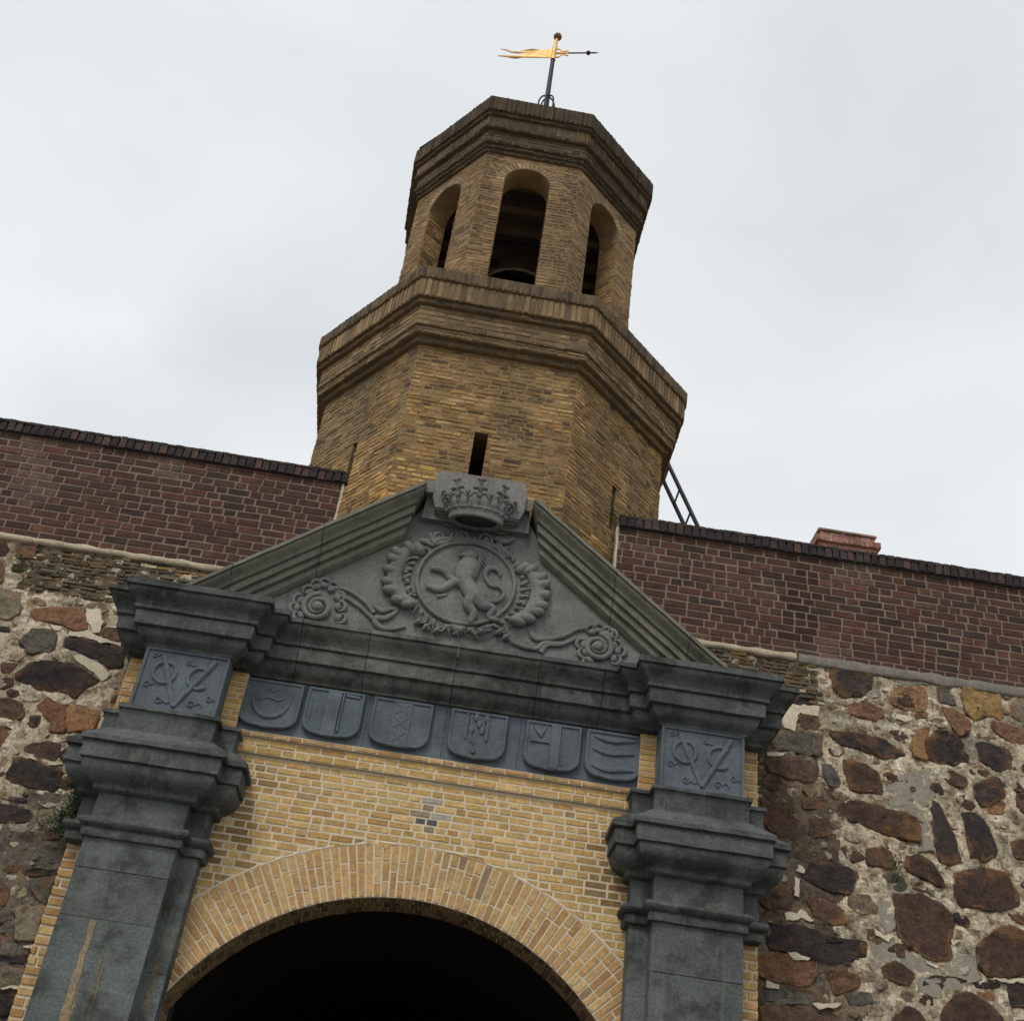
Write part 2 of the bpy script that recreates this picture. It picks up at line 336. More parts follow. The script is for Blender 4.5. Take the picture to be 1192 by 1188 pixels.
STONES = [
('K',[[3.281,6.791],[3.64,6.863],[3.673,6.782],[3.649,6.638],[3.543,6.515],[3.366,6.467],[3.287,6.537]]),
('R',[[3.399,6.415],[3.577,6.481],[3.731,6.415],[3.719,6.324],[3.628,6.264],[3.444,6.308]]),
('O',[[3.84,6.673],[4.149,6.734],[4.143,6.59],[4.1,6.47],[3.99,6.439],[3.824,6.476],[3.798,6.573]]),
('N',[[3.862,6.619],[3.989,6.7],[4.12,6.673],[4.104,6.561],[3.994,6.462],[3.846,6.496]]),
('R',[[3.988,6.423],[4.124,6.47],[4.095,6.398],[3.998,6.358]]),
('G',[[4.25,6.76],[4.368,6.77],[4.354,6.686],[4.404,6.638],[4.384,6.571],[4.222,6.582]]),
('Y',[[4.476,6.808],[4.682,6.886],[4.816,6.871],[4.808,6.53],[4.763,6.495],[4.632,6.51],[4.522,6.434],[4.454,6.534],[4.448,6.669]]),
('N',[[4.462,6.717],[4.561,6.759],[4.671,6.517],[4.542,6.438],[4.474,6.481],[4.446,6.6]]),
('G',[[4.866,6.873],[4.977,6.886],[4.963,6.821],[4.863,6.809]]),
('T',[[4.886,6.68],[4.996,6.792],[5.128,6.77],[5.077,6.533],[4.935,6.497],[4.872,6.564]]),
('R',[[4.236,6.551],[4.371,6.553],[4.483,6.427],[4.465,6.325],[4.378,6.255],[4.299,6.35],[4.279,6.457]]),
('N',[[4.301,6.417],[4.393,6.456],[4.475,6.382],[4.438,6.277],[4.367,6.249],[4.296,6.328]]),
('R',[[4.663,6.47],[4.78,6.485],[4.958,6.423],[4.959,6.336],[4.906,6.262],[4.795,6.275],[4.657,6.392]]),
('G',[[4.514,6.334],[4.691,6.321],[4.66,6.257],[4.51,6.257]]),
('K',[[2.924,6.391],[3.077,6.415],[3.14,6.375],[2.975,6.311],[2.904,6.321]]),
('B',[[2.94,6.217],[3.063,6.244],[3.144,6.199],[3.155,6.114],[2.995,6.075]]),
('G',[[2.789,6.039],[2.985,6.074],[3.164,6.062],[3.145,5.849],[2.94,5.834],[2.852,5.87],[2.741,5.84],[2.71,5.94]]),
('K',[[3.205,6.113],[3.371,6.142],[3.612,6.131],[3.789,6.066],[3.859,5.994],[3.771,5.926],[3.659,5.913],[3.447,5.985],[3.3,5.98],[3.231,6.032]]),
('O',[[3.894,6.084],[4.005,6.276],[4.113,6.306],[4.04,6.131],[4.031,5.95],[3.926,5.984]]),
('K',[[4.053,6.155],[4.158,6.292],[4.272,6.302],[4.38,6.212],[4.411,6.016],[4.253,5.958],[4.105,5.953],[4.027,5.981]]),
('K',[[4.484,6.22],[4.583,6.248],[4.78,6.197],[4.791,6.114],[4.748,5.991],[4.625,5.976],[4.489,6.04]]),
('B',[[2.664,5.765],[2.92,5.81],[3.062,5.772],[3.091,5.675],[3.038,5.586],[2.833,5.581],[2.657,5.621]]),
('G',[[3.118,5.782],[3.209,5.794],[3.284,5.628],[3.261,5.584],[3.171,5.569],[3.118,5.68]]),
('N',[[3.301,5.845],[3.417,5.875],[3.607,5.784],[3.638,5.668],[3.616,5.565],[3.437,5.554],[3.348,5.559],[3.32,5.634]]),
('B',[[3.822,5.7],[3.927,5.738],[3.909,5.614],[3.839,5.622]]),
('K',[[4.02,5.753],[4.114,5.773],[4.141,5.693],[4.11,5.638],[4.044,5.677]]),
('K',[[4.394,5.797],[4.577,5.92],[4.659,5.914],[4.667,5.722],[4.502,5.615],[4.426,5.592],[4.39,5.696]]),
('O',[[4.513,5.676],[4.662,5.701],[4.646,5.619],[4.579,5.549],[4.453,5.548]]),
('B',[[4.746,5.756],[4.939,5.808],[4.894,5.602],[4.768,5.6],[4.729,5.673]]),
('N',[[3.227,5.411],[3.322,5.476],[3.43,5.494],[3.656,5.454],[3.88,5.414],[3.897,5.349],[3.873,5.185],[3.743,5.182],[3.54,5.224],[3.219,5.323],[3.201,5.358]]),
('B',[[2.968,5.253],[3.146,5.292],[3.157,5.189],[3.14,5.13],[2.955,5.082]]),
('B',[[3.408,5.063],[3.561,5.116],[3.624,5.071],[3.64,4.928],[3.535,4.906],[3.394,4.933]]),
('N',[[3.726,5.06],[3.868,5.092],[3.938,5.039],[4.023,4.873],[3.965,4.832],[3.853,4.873],[3.739,4.908],[3.708,4.966]]),
('K',[[4.006,5.581],[4.067,5.591],[4.126,5.406],[4.173,5.262],[4.187,5.088],[4.099,5.028],[3.988,5.029],[3.985,5.288]]),
('K',[[4.262,5.526],[4.364,5.546],[4.444,5.497],[4.503,5.25],[4.468,5.161],[4.355,5.11],[4.25,5.107],[4.246,5.331]]),
('N',[[4.09,4.955],[4.202,5.027],[4.381,5.064],[4.549,5.046],[4.562,4.94],[4.609,4.877],[4.564,4.782],[4.414,4.704],[4.211,4.693],[4.102,4.693],[4.068,4.792]]),
('K',[[2.939,4.878],[3.129,4.918],[3.343,4.854],[3.245,4.645],[3.006,4.668],[2.887,4.746]]),
('B',[[2.892,4.59],[3.033,4.595],[3.178,4.549],[3.208,4.486],[3.189,4.416],[3.081,4.392],[2.947,4.446]]),
('N',[[3.563,4.721],[3.786,4.762],[3.948,4.721],[4.033,4.631],[4.039,4.513],[3.98,4.405],[3.963,4.256],[3.852,4.215],[3.7,4.281],[3.576,4.376],[3.573,4.543]]),
('N',[[4.167,4.4],[4.336,4.559],[4.464,4.621],[4.589,4.581],[4.673,4.51],[4.618,4.257],[4.312,4.18],[4.198,4.171],[4.151,4.268]]),
('O',[[4.421,4.244],[4.522,4.323],[4.636,4.341],[4.613,4.233],[4.43,4.211]]),
('N',[[3.425,4.143],[3.528,4.199],[3.637,4.175],[3.675,4.102],[3.631,4.017],[3.52,4.016],[3.415,4.063]]),
('K',[[3.721,4.093],[3.791,4.131],[3.985,4.148],[4.047,4.133],[3.989,4.078],[3.833,3.997],[3.738,3.994],[3.706,4.044]]),
('N',[[3.841,3.894],[3.947,4.017],[4.049,4.055],[4.211,3.986],[4.284,3.875],[4.229,3.756],[3.938,3.685],[3.795,3.753]]),
('N',[[3.442,3.777],[3.58,3.879],[3.671,3.855],[3.734,3.759],[3.628,3.67],[3.474,3.663]]),
('O',[[4.098,4.062],[4.244,4.076],[4.248,4.015],[4.116,3.988]]),
('K',[[4.345,4.146],[4.602,4.184],[4.561,3.999],[4.336,3.982]]),
('K',[[4.11,4.127],[4.324,4.158],[4.299,4.115],[4.102,4.083]]),
('K',[[2.589,4.324],[2.835,4.362],[3.121,4.307],[3.35,4.326],[3.329,4.209],[3.184,4.123],[3.037,4.093],[2.818,4.132],[2.579,4.136]]),
('R',[[2.578,4.104],[2.722,4.125],[2.943,4.103],[2.959,4.011],[2.881,3.914],[2.77,3.898],[2.567,3.907],[2.475,3.939],[2.48,4.049]]),
('R',[[3.031,4.022],[3.131,4.076],[3.262,4.04],[3.262,3.971],[3.064,3.865],[3.019,3.927]]),
('K',[[3.102,4.017],[3.158,4.028],[3.164,3.964],[3.109,3.933]]),
('G',[[2.954,4.042],[3.024,4.036],[2.992,3.938],[2.91,3.896]]),
('B',[[4.605,5.323],[4.742,5.374],[4.858,5.355],[4.82,5.181],[4.626,5.168]]),
('B',[[3.217,4.289],[3.342,4.324],[3.321,4.208],[3.25,4.149],[3.192,4.204]]),
('G',[[3.13,3.905],[3.322,3.941],[3.345,3.868],[3.245,3.816],[3.153,3.825]]),
('B',[[2.599,5.369],[2.817,5.325],[2.889,5.166],[2.799,5.062],[2.676,5.064],[2.589,5.161]]),
('B',[[2.929,5.425],[3.102,5.477],[3.149,5.415],[3.048,5.34],[2.932,5.332]]),
('B',[[2.57,4.577],[2.734,4.665],[2.819,4.596],[2.78,4.467],[2.603,4.44],[2.537,4.49]]),
('G',[[2.506,3.85],[2.721,3.863],[2.926,3.857],[2.882,3.778],[2.697,3.769],[2.511,3.76]]),
('R',[[2.702,3.861],[2.891,3.892],[2.85,3.837],[2.681,3.812]]),
('B',[[2.5,3.723],[2.826,3.77],[3.005,3.707],[2.959,3.595],[2.5,3.529]]),
('G',[[2.808,4.889],[2.928,4.865],[2.881,4.772],[2.762,4.796]]),
('N',[[-4.159,6.743],[-4.015,6.764],[-3.973,6.628],[-4.033,6.59],[-4.101,6.602]]),
('R',[[-3.94,6.736],[-3.764,6.773],[-3.724,6.637],[-3.861,6.6],[-3.914,6.64]]),
('R',[[-4.075,6.54],[-3.979,6.551],[-3.927,6.47],[-3.889,6.331],[-3.974,6.298]]),
('T',[[-3.961,6.237],[-3.845,6.284],[-3.716,6.238],[-3.641,6.142],[-3.623,6.036],[-3.69,5.962],[-3.823,5.936]]),
('R',[[-3.567,6.109],[-3.439,6.158],[-3.174,6.202],[-3.086,6.094],[-3.023,5.984],[-3.136,5.962],[-3.297,6.007],[-3.488,6.001],[-3.556,6.05]]),
('G',[[-3.522,5.754],[-3.505,5.861],[-3.474,5.935],[-3.343,5.938],[-3.255,5.894],[-3.218,5.782],[-3.236,5.719],[-3.402,5.659]]),
('K',[[-3.199,5.89],[-3.017,5.902],[-2.81,5.859],[-2.67,5.871],[-2.639,5.671],[-2.737,5.646],[-2.906,5.723],[-3.064,5.767],[-3.179,5.789]]),
('K',[[-3.436,5.466],[-3.343,5.598],[-3.32,5.631],[-3.106,5.656],[-2.857,5.587],[-2.763,5.519],[-2.844,5.42],[-2.904,5.329],[-3.019,5.36],[-3.217,5.366],[-3.436,5.423]]),
('B',[[-2.924,6.049],[-2.805,6.056],[-2.723,5.921],[-2.832,5.922],[-2.912,5.945]]),
('K',[[-3.812,5.908],[-3.667,5.906],[-3.625,5.868],[-3.647,5.827],[-3.738,5.846],[-3.777,5.824]]),
('B',[[-3.593,5.551],[-3.473,5.573],[-3.457,5.504],[-3.479,5.444],[-3.555,5.458]]),
('B',[[-3.528,5.227],[-3.396,5.238],[-3.285,5.217],[-3.218,5.148],[-3.227,5.073],[-3.286,5.049],[-3.461,5.064]]),
('R',[[-3.168,5.211],[-3.099,5.299],[-2.97,5.26],[-2.93,5.274],[-2.866,5.011],[-2.984,4.997],[-3.009,5.092],[-3.097,5.143]]),
('O',[[-2.933,5.253],[-2.841,5.284],[-2.689,5.243],[-2.645,5.183],[-2.674,5.072],[-2.776,5.041],[-2.866,5.011]]),
('K',[[-3.184,5.12],[-3.107,5.141],[-3.078,5.079],[-3.08,5.026],[-3.153,5.026]]),
('R',[[-3.43,4.99],[-3.331,4.995],[-3.25,4.905],[-3.277,4.835],[-3.349,4.797]]),
('B',[[-3.128,4.836],[-3.077,4.89],[-2.967,4.922],[-2.858,4.928],[-2.83,4.824],[-2.851,4.763],[-2.951,4.765],[-3.014,4.786]]),
('K',[[-3.146,4.756],[-3.002,4.756],[-2.889,4.719],[-2.769,4.721],[-2.726,4.519],[-2.887,4.516],[-3.092,4.542],[-3.161,4.579]]),
('K',[[-3.168,4.361],[-3.046,4.375],[-2.886,4.349],[-2.835,4.322],[-2.849,4.255],[-2.948,4.239],[-3.111,4.223]]),
('K',[[-3.122,4.404],[-3.032,4.419],[-2.988,4.444],[-2.912,4.427],[-2.918,4.402],[-3.01,4.393]]),
('T',[[-2.81,4.373],[-2.692,4.399],[-2.662,4.292],[-2.749,4.243],[-2.801,4.281]]),
('B',[[-2.838,4.148],[-2.758,4.184],[-2.753,4.116],[-2.819,4.111]]),
('G',[[-2.799,4.075],[-2.654,4.104],[-2.51,4.11],[-2.493,3.979],[-2.69,3.981],[-2.813,4.005]]),
('R',[[-2.895,3.891],[-2.823,3.937],[-2.768,3.934],[-2.783,3.892],[-2.857,3.863]]),
('R',[[-2.924,3.769],[-2.811,3.775],[-2.765,3.727],[-2.76,3.651],[-2.851,3.593]]),
('K',[[-2.771,3.888],[-2.659,3.929],[-2.52,3.957],[-2.512,3.907],[-2.684,3.857]]),
('G',[[-2.678,3.841],[-2.516,3.889],[-2.488,3.704],[-2.514,3.689],[-2.645,3.757]]),
('T',[[-2.708,3.637],[-2.612,3.674],[-2.5,3.681],[-2.498,3.594],[-2.471,3.418],[-2.6,3.409],[-2.65,3.507]]),
('K',[[-2.817,3.513],[-2.69,3.554],[-2.697,3.521],[-2.805,3.483]]),
('K',[[-2.732,3.307],[-2.575,3.32],[-2.483,3.344],[-2.475,3.274],[-2.601,3.26],[-2.712,3.259]]),
('T',[[-2.696,3.22],[-2.567,3.25],[-2.469,3.244],[-2.461,3.143],[-2.537,3.118],[-2.654,3.11]]),
('K',[[-2.64,3.074],[-2.462,3.104],[-2.447,2.952],[-2.578,2.906]]),
('R',[[-2.788,3.443],[-2.673,3.461],[-2.633,3.415],[-2.702,3.383],[-2.764,3.384]]),
]
SMEARS = [
('c',[[3.686,6.926],[4.297,6.933],[4.534,6.941],[4.487,6.78],[4.392,6.797],[4.235,6.792],[3.912,6.709],[3.806,6.783]]),
('c',[[3.663,5.652],[3.827,5.802],[3.944,5.853],[4.08,5.907],[4.126,5.853],[4.035,5.736],[3.992,5.569],[3.713,5.483],[3.609,5.505]]),
('c',[[3.623,5.615],[4.064,5.69],[4.027,5.565],[3.93,5.509],[3.961,5.134],[3.837,5.114],[3.909,5.37],[3.657,5.464]]),
('c',[[3.368,4.345],[3.563,4.342],[3.74,4.223],[4.163,4.334],[4.153,4.188],[4.18,4.161],[4.003,4.064],[3.797,3.964],[3.675,3.993],[3.677,4.118],[3.546,4.209],[3.427,4.16],[3.369,4.072],[3.329,4.145]]),
('c',[[3.453,4.643],[3.555,4.659],[3.576,4.443],[3.504,4.39],[3.434,4.488]]),
('w',[[2.852,4.838],[2.917,4.812],[2.889,4.772],[2.847,4.775]]),
('w',[[2.82,4.735],[2.861,4.724],[2.841,4.565],[2.809,4.577]]),
('w',[[2.726,4.437],[2.824,4.444],[2.86,4.491],[2.944,4.412],[2.917,4.383],[2.855,4.423],[2.787,4.375],[2.722,4.378]]),
('w',[[2.723,4.134],[2.786,4.135],[2.897,4.12],[2.879,4.097],[2.767,4.085]]),
('w',[[2.567,3.907],[2.66,3.889],[2.658,3.859],[2.565,3.852]]),
('w',[[2.887,3.793],[3.091,3.823],[3.04,3.778],[2.93,3.755]]),
('w',[[3.395,4.431],[3.47,4.377],[3.542,4.371],[3.487,4.322],[3.405,4.375]]),
('w',[[3.757,4.225],[3.851,4.207],[3.831,4.185],[3.761,4.202]]),
('w',[[3.982,4.422],[4.041,4.431],[4.026,4.387],[3.977,4.368]]),
('w',[[4.211,4.157],[4.498,4.208],[4.489,4.167],[4.339,4.156]]),
('w',[[4.338,3.913],[4.442,3.944],[4.432,3.897],[4.348,3.885]]),
('w',[[2.801,6.236],[2.881,6.317],[3.146,6.343],[3.137,6.231],[2.97,6.244],[2.935,6.151],[2.919,6.051],[2.828,6.067]]),
('w',[[3.832,6.388],[3.981,6.371],[3.937,6.33],[3.824,6.327]]),
('w',[[2.666,5.807],[2.831,5.825],[2.792,5.783],[2.665,5.773]]),
('w',[[-3.345,5.975],[-3.239,5.98],[-3.237,5.943],[-3.288,5.918]]),
('w',[[-3.175,5.94],[-3.018,5.97],[-2.907,5.931],[-2.718,5.906],[-2.709,5.878],[-2.89,5.881],[-3.02,5.909],[-3.171,5.895]]),
('w',[[-3.06,5.723],[-3.007,5.741],[-2.788,5.658],[-2.716,5.585],[-2.737,5.51],[-2.862,5.601],[-3.029,5.671]]),
('w',[[-3.134,6.194],[-3.003,6.204],[-2.939,6.092],[-2.933,5.971],[-2.99,5.96],[-3.086,6.094]]),
('w',[[-3.109,4.775],[-2.986,4.771],[-2.967,4.749],[-3.069,4.757]]),
('w',[[-2.888,4.744],[-2.797,4.766],[-2.786,4.737],[-2.871,4.728]]),
('w',[[-2.55,3.386],[-2.475,3.402],[-2.474,3.387],[-2.546,3.376]]),
('w',[[-2.572,3.105],[-2.461,3.128],[-2.46,3.111],[-2.559,3.095]]),
]
REL = {"med":[[-0.405,6.655],[-0.047,7.059],[0.406,6.716],[0.064,6.275]],"torso":[[0.019,6.886],[-0.003,6.779],[-0.01,6.675],[0.063,6.57],[0.132,6.483]],"head":[[-0.028,6.904],[-0.079,6.851],[0.088,6.917],[0.031,6.958]],"armA":[[-0.019,6.742],[-0.095,6.66],[-0.193,6.736],[-0.282,6.745]],"armB":[[0.023,6.647],[-0.092,6.644],[-0.195,6.558],[-0.29,6.566]],"armBpaw":[[-0.213,6.488],[-0.138,6.518]],"legA":[[0.081,6.54],[0.051,6.452],[0.104,6.379],[0.086,6.303]],"legB":[[0.124,6.548],[0.163,6.472],[0.251,6.454],[0.233,6.369],[0.307,6.35]],"tail":[[0.142,6.518],[0.271,6.524],[0.326,6.601],[0.282,6.66],[0.201,6.671],[0.147,6.755],[0.173,6.828],[0.247,6.824],[0.276,6.769]],"lobL":[[-0.434,6.917],[-0.549,6.904],[-0.607,6.815],[-0.625,6.709],[-0.627,6.598],[-0.593,6.487],[-0.508,6.41],[-0.425,6.384]],"lobR":[[0.452,6.887],[0.55,6.87],[0.617,6.788],[0.642,6.691],[0.638,6.589],[0.605,6.492],[0.542,6.415],[0.461,6.377]],"rimR":[[0.489,6.885],[0.556,6.811],[0.592,6.682],[0.557,6.542],[0.482,6.438]],"rimL":[[-0.457,6.834],[-0.533,6.768],[-0.549,6.646],[-0.505,6.519],[-0.43,6.416]],"bumpL":[[-0.501,6.68],[-0.478,6.599],[-0.459,6.502],[-0.397,6.472]],"bumpR":[[0.532,6.705],[0.518,6.627],[0.498,6.548],[0.485,6.479]],"spir":[[-0.088,7.117],[0.097,7.126],[-0.282,7.077],[0.295,7.033]],"spirr":[[-0.088,7.117],[-0.008,7.132]],"leafR":[[0.177,7.145],[0.269,7.126],[0.352,7.177]],"leafR2":[[0.213,7.098],[0.313,7.01],[0.377,6.969]],"leafL":[[-0.179,7.132],[-0.21,7.037],[-0.308,7.002],[-0.367,7.097]],"leafL2":[[-0.351,6.994],[-0.442,7.012]],"bot":[[-0.329,6.238],[-0.253,6.203],[-0.166,6.186],[-0.087,6.224],[0.001,6.199],[0.096,6.232],[0.181,6.23],[0.245,6.282],[0.333,6.257],[0.394,6.219]],"swL":[[-0.714,6.333],[-0.637,6.297],[-0.557,6.328],[-0.513,6.319],[-0.584,6.242],[-0.677,6.209],[-0.623,6.146],[-0.525,6.147],[-0.42,6.19]],"swR":[[0.589,6.318],[0.631,6.253],[0.728,6.277],[0.866,6.318]],"swR2":[[0.44,6.195],[0.556,6.168],[0.654,6.169],[0.705,6.225],[0.873,6.247]],"volL":[[-1.148,6.236],[-1.173,6.354]],"stemL":[[-1.098,6.404],[-1.021,6.443],[-0.911,6.425],[-0.779,6.35],[-0.694,6.261]],"stemL2":[[-1.029,6.379],[-0.93,6.36],[-0.824,6.305],[-0.695,6.213]],"scL":[[-1.266,6.393],[-1.206,6.46],[-1.137,6.485],[-1.057,6.461],[-0.986,6.375],[-0.957,6.282],[-0.933,6.165],[-1.328,6.289],[-1.34,6.202],[-1.291,6.126]],"volR":[[1.14,6.263],[1.131,6.381]],"stemR":[[1.042,6.427],[0.959,6.4],[0.879,6.337],[0.777,6.284],[0.684,6.258],[0.609,6.266],[0.594,6.312]],"stemR2":[[0.955,6.315],[0.885,6.266],[0.825,6.232],[0.721,6.208],[0.687,6.137]],"scR":[[1.074,6.432],[1.136,6.455],[1.213,6.432],[1.257,6.416],[1.307,6.315],[1.342,6.262],[1.306,6.172],[0.991,6.273],[1.02,6.182],[1.068,6.108]],"crown_band":[[-0.233,7.045],[-0.011,7.157],[0.241,7.047]],"crown_tops":[[-0.309,7.26],[-0.192,7.409],[-0.014,7.443],[0.172,7.424],[0.315,7.272]],"crown_open":[[-0.196,7.06],[-0.005,7.14],[0.208,7.058],[0.01,7.029]],"block":[[-0.474,7.529],[-0.387,7.64],[0.349,7.604],[0.429,7.362],[0.456,7.117],[-0.331,7.094],[-0.453,7.395]],"rake_end_L":[[-0.489,7.492],[-0.563,7.189],[-0.595,6.856]],"rake_end_R":[[0.439,7.478],[0.581,7.035],[0.649,6.835]],"s1":[[-1.552,5.514],[-1.083,5.509]],"s2":[[-1.065,5.509],[-0.609,5.503]],"s3":[[-0.556,5.503],[-0.077,5.498]],"s4":[[0.048,5.496],[0.506,5.491]],"s5":[[0.632,5.49],[1.082,5.485]],"s6":[[1.105,5.484],[1.549,5.48]]}

# ================================================================== ground
g = MB(); g.quad((-400,-400,0),(400,-400,0),(400,400,0),(-400,400,0),(.20,.185,.165))
tag(g.build('ground', M['paving']), kind='structure')

# ================================================================== rampart wall: rubble below, brick parapet above
def Yw(z): return .17*max(0.0, z-3.2)
YP = .60
rampart = empty('rampart_wall', (0,.6,0))
tag(rampart, 'long rubble stone rampart with dark red brick parapet behind the gateway', 'wall')
def inpoly(x,z,P):
    c=False; n=len(P)
    for i in range(n):
        x1,z1=P[i]; x2,z2=P[i-1]
        if (z1>z)!=(z2>z) and x < (x2-x1)*(z-z1)/(z2-z1)+x1: c=not c
    return c
def pdist(x,z,P):
    d=9; n=len(P)
    for i in range(n):
        ax,az=P[i-1]; bx,bz=P[i]; l=(bx-ax)**2+(bz-az)**2
        t=0 if l==0 else max(0,min(1,((x-ax)*(bx-ax)+(z-az)*(bz-az))/l)); d=min(d,math.hypot(x-ax-t*(bx-ax),z-az-t*(bz-az)))
    return d
SC={'K':(.046,.035,.031),'B':(.105,.062,.042),'N':(.078,.046,.031),'R':(.20,.105,.06),'O':(.33,.175,.085),'Y':(.36,.225,.09),'G':(.125,.112,.092),'T':(.23,.185,.125)}
def stone(mb, P, col, h=.03, off=0.0):
    """one field stone: smoothed outline, domed and uneven face"""
    n=len(P); Q=[]
    for i in range(n):                       # corner cutting, then points every few cm
        a=P[i-1]; b=P[i]; c=P[(i+1)%n]
        Q.append((a[0]*.12+b[0]*.88,a[1]*.12+b[1]*.88)); Q.append((c[0]*.12+b[0]*.88,c[1]*.12+b[1]*.88))
    R=[]
    for i in range(len(Q)):
        a=Q[i]; b=Q[(i+1)%len(Q)]; l=math.hypot(b[0]-a[0],b[1]-a[1]); k=max(1,int(l/.05))
        for q in range(k): R.append((a[0]+(b[0]-a[0])*q/k, a[1]+(b[1]-a[1])*q/k))
    cx=sum(p[0] for p in R)/len(R); cz=sum(p[1] for p in R)/len(R); sz=min(max(p[0] for p in R)-min(p[0] for p in R), max(p[1] for p in R)-min(p[1] for p in R))
    h=min(h,sz*.10)
    R2=[]
    for p in R:
        g_=min(1,sz/.2)*.022; R2.append((p[0]+noise.noise(Vector((p[0]*15,1,p[1]*15)))*g_+noise.noise(Vector((p[0]*40,1,p[1]*40)))*.006, p[1]+noise.noise(Vector((p[0]*15,7,p[1]*15)))*g_+noise.noise(Vector((p[0]*40,4,p[1]*40)))*.006))
    rings=[(1.03,-.035),(1.0,h*.55),(.95,h*.95),(.84,h),(.70,h),(.55,h),(.38,h),(.2,h)]
    vs=[]; m=len(R2); tx=random.uniform(-.10,.10); tz=random.uniform(-.10,.10)
    for s,hh in rings:
        for p in R2:
            x=cx+(p[0]-cx)*s; z=cz+(p[1]-cz)*s
            nn=noise.noise(Vector((x*8,z*8,2.2)))*.014+abs(noise.noise(Vector((x*11,z*11,7))))*.028-.008+noise.noise(Vector((x*24,z*24,1)))*.007
            vs.append((x, Yw(z)-off-hh-(nn+(x-cx)*tx*.5+(z-cz)*tz*.5 if hh>0 else 0), z))
    vs.append((cx, Yw(cz)-off-h-noise.noise(Vector((cx*8,cz*8,2.2)))*.016, cz)); fs=[]
    b0=len(mb.v); mb.v+=vs
    for a in range(len(rings)-1):
        for b in range(m):
            c=col; p=vs[a*m+b]; q=noise.noise(Vector((p[0]*6,p[2]*6,8)))+.5*noise.noise(Vector((p[0]*17,p[2]*17,8)))
            rk=(.62,.5,.36,.22,.12)[min(a,4)] if (p[0]>2.6 and p[2]>4.2) else (.4,.3,.18,.1,.05)[min(a,4)]
            if a<=4 and q>.0+a*.05: c=tuple(x*(1-rk)+y*rk for x,y in zip(col,(.32,.155,.06)))     # rusty skin along the rim
            if a<=1 and q<-.25: c=tuple(x*.65+y*.35 for x,y in zip(col,(.36,.29,.20)))
            mb.f.append([b0+a*m+b,b0+a*m+(b+1)%m,b0+(a+1)*m+(b+1)%m,b0+(a+1)*m+b]); mb.c.append(c); mb.m.append(1)
    k=(len(rings)-1)*m
    for b in range(m): mb.f.append([b0+k+b,b0+k+(b+1)%m,b0+len(vs)-1]); mb.c.append(col); mb.m.append(1)
BIG=[(c,P) for c,P in STONES]
BB=[(min(p[0] for p in P),max(p[0] for p in P),min(p[1] for p in P),max(p[1] for p in P)) for _,P in BIG]
def mortar_col(x,z):
    n=noise.noise(Vector((x*2.2,z*2.2,0)))+.5*noise.noise(Vector((x*7,z*7,3)))
    n2=noise.noise(Vector((x*11,z*11,6)))+.6*noise.noise(Vector((x*28,z*28,6)))
    c=(.54,.455,.325)
    if n2>.10: c=(.47,.39,.27)
    if n2>.38: c=(.27,.195,.12)
    if n2<-.34: c=(.64,.57,.43)
    if n>.35: c=mul(c,.72)
    if n<-.45: c=(.29,.25,.195)
    e=noise.noise(Vector((x*3,z*3,9)))*.35
    if 2.3<x<3.12+e and z<6.35+e and z>2.6: c=(.115,.085,.06) if n<.33 else (.22,.17,.12)
    if -3.05+e<x<-2.3 and z<4.45+e: c=(.14,.12,.095) if n<.25 else (.36,.31,.24)
    if -4.6<x<-3.6 and 5.7<z<6.6 and n>.12: c=(.30,.26,.20)
    if (-3.78<x<-1.5 and 6.28+e*.15<z<6.8) or (1.5<x<3.14 and 6.47+e*.15<z<6.8): c=(.13,.10,.065) if n2<.3 else (.46,.39,.28)
    return jit(c,.06,.02)
def visible(x,z): return abs(x)<5.4 and z>2.3
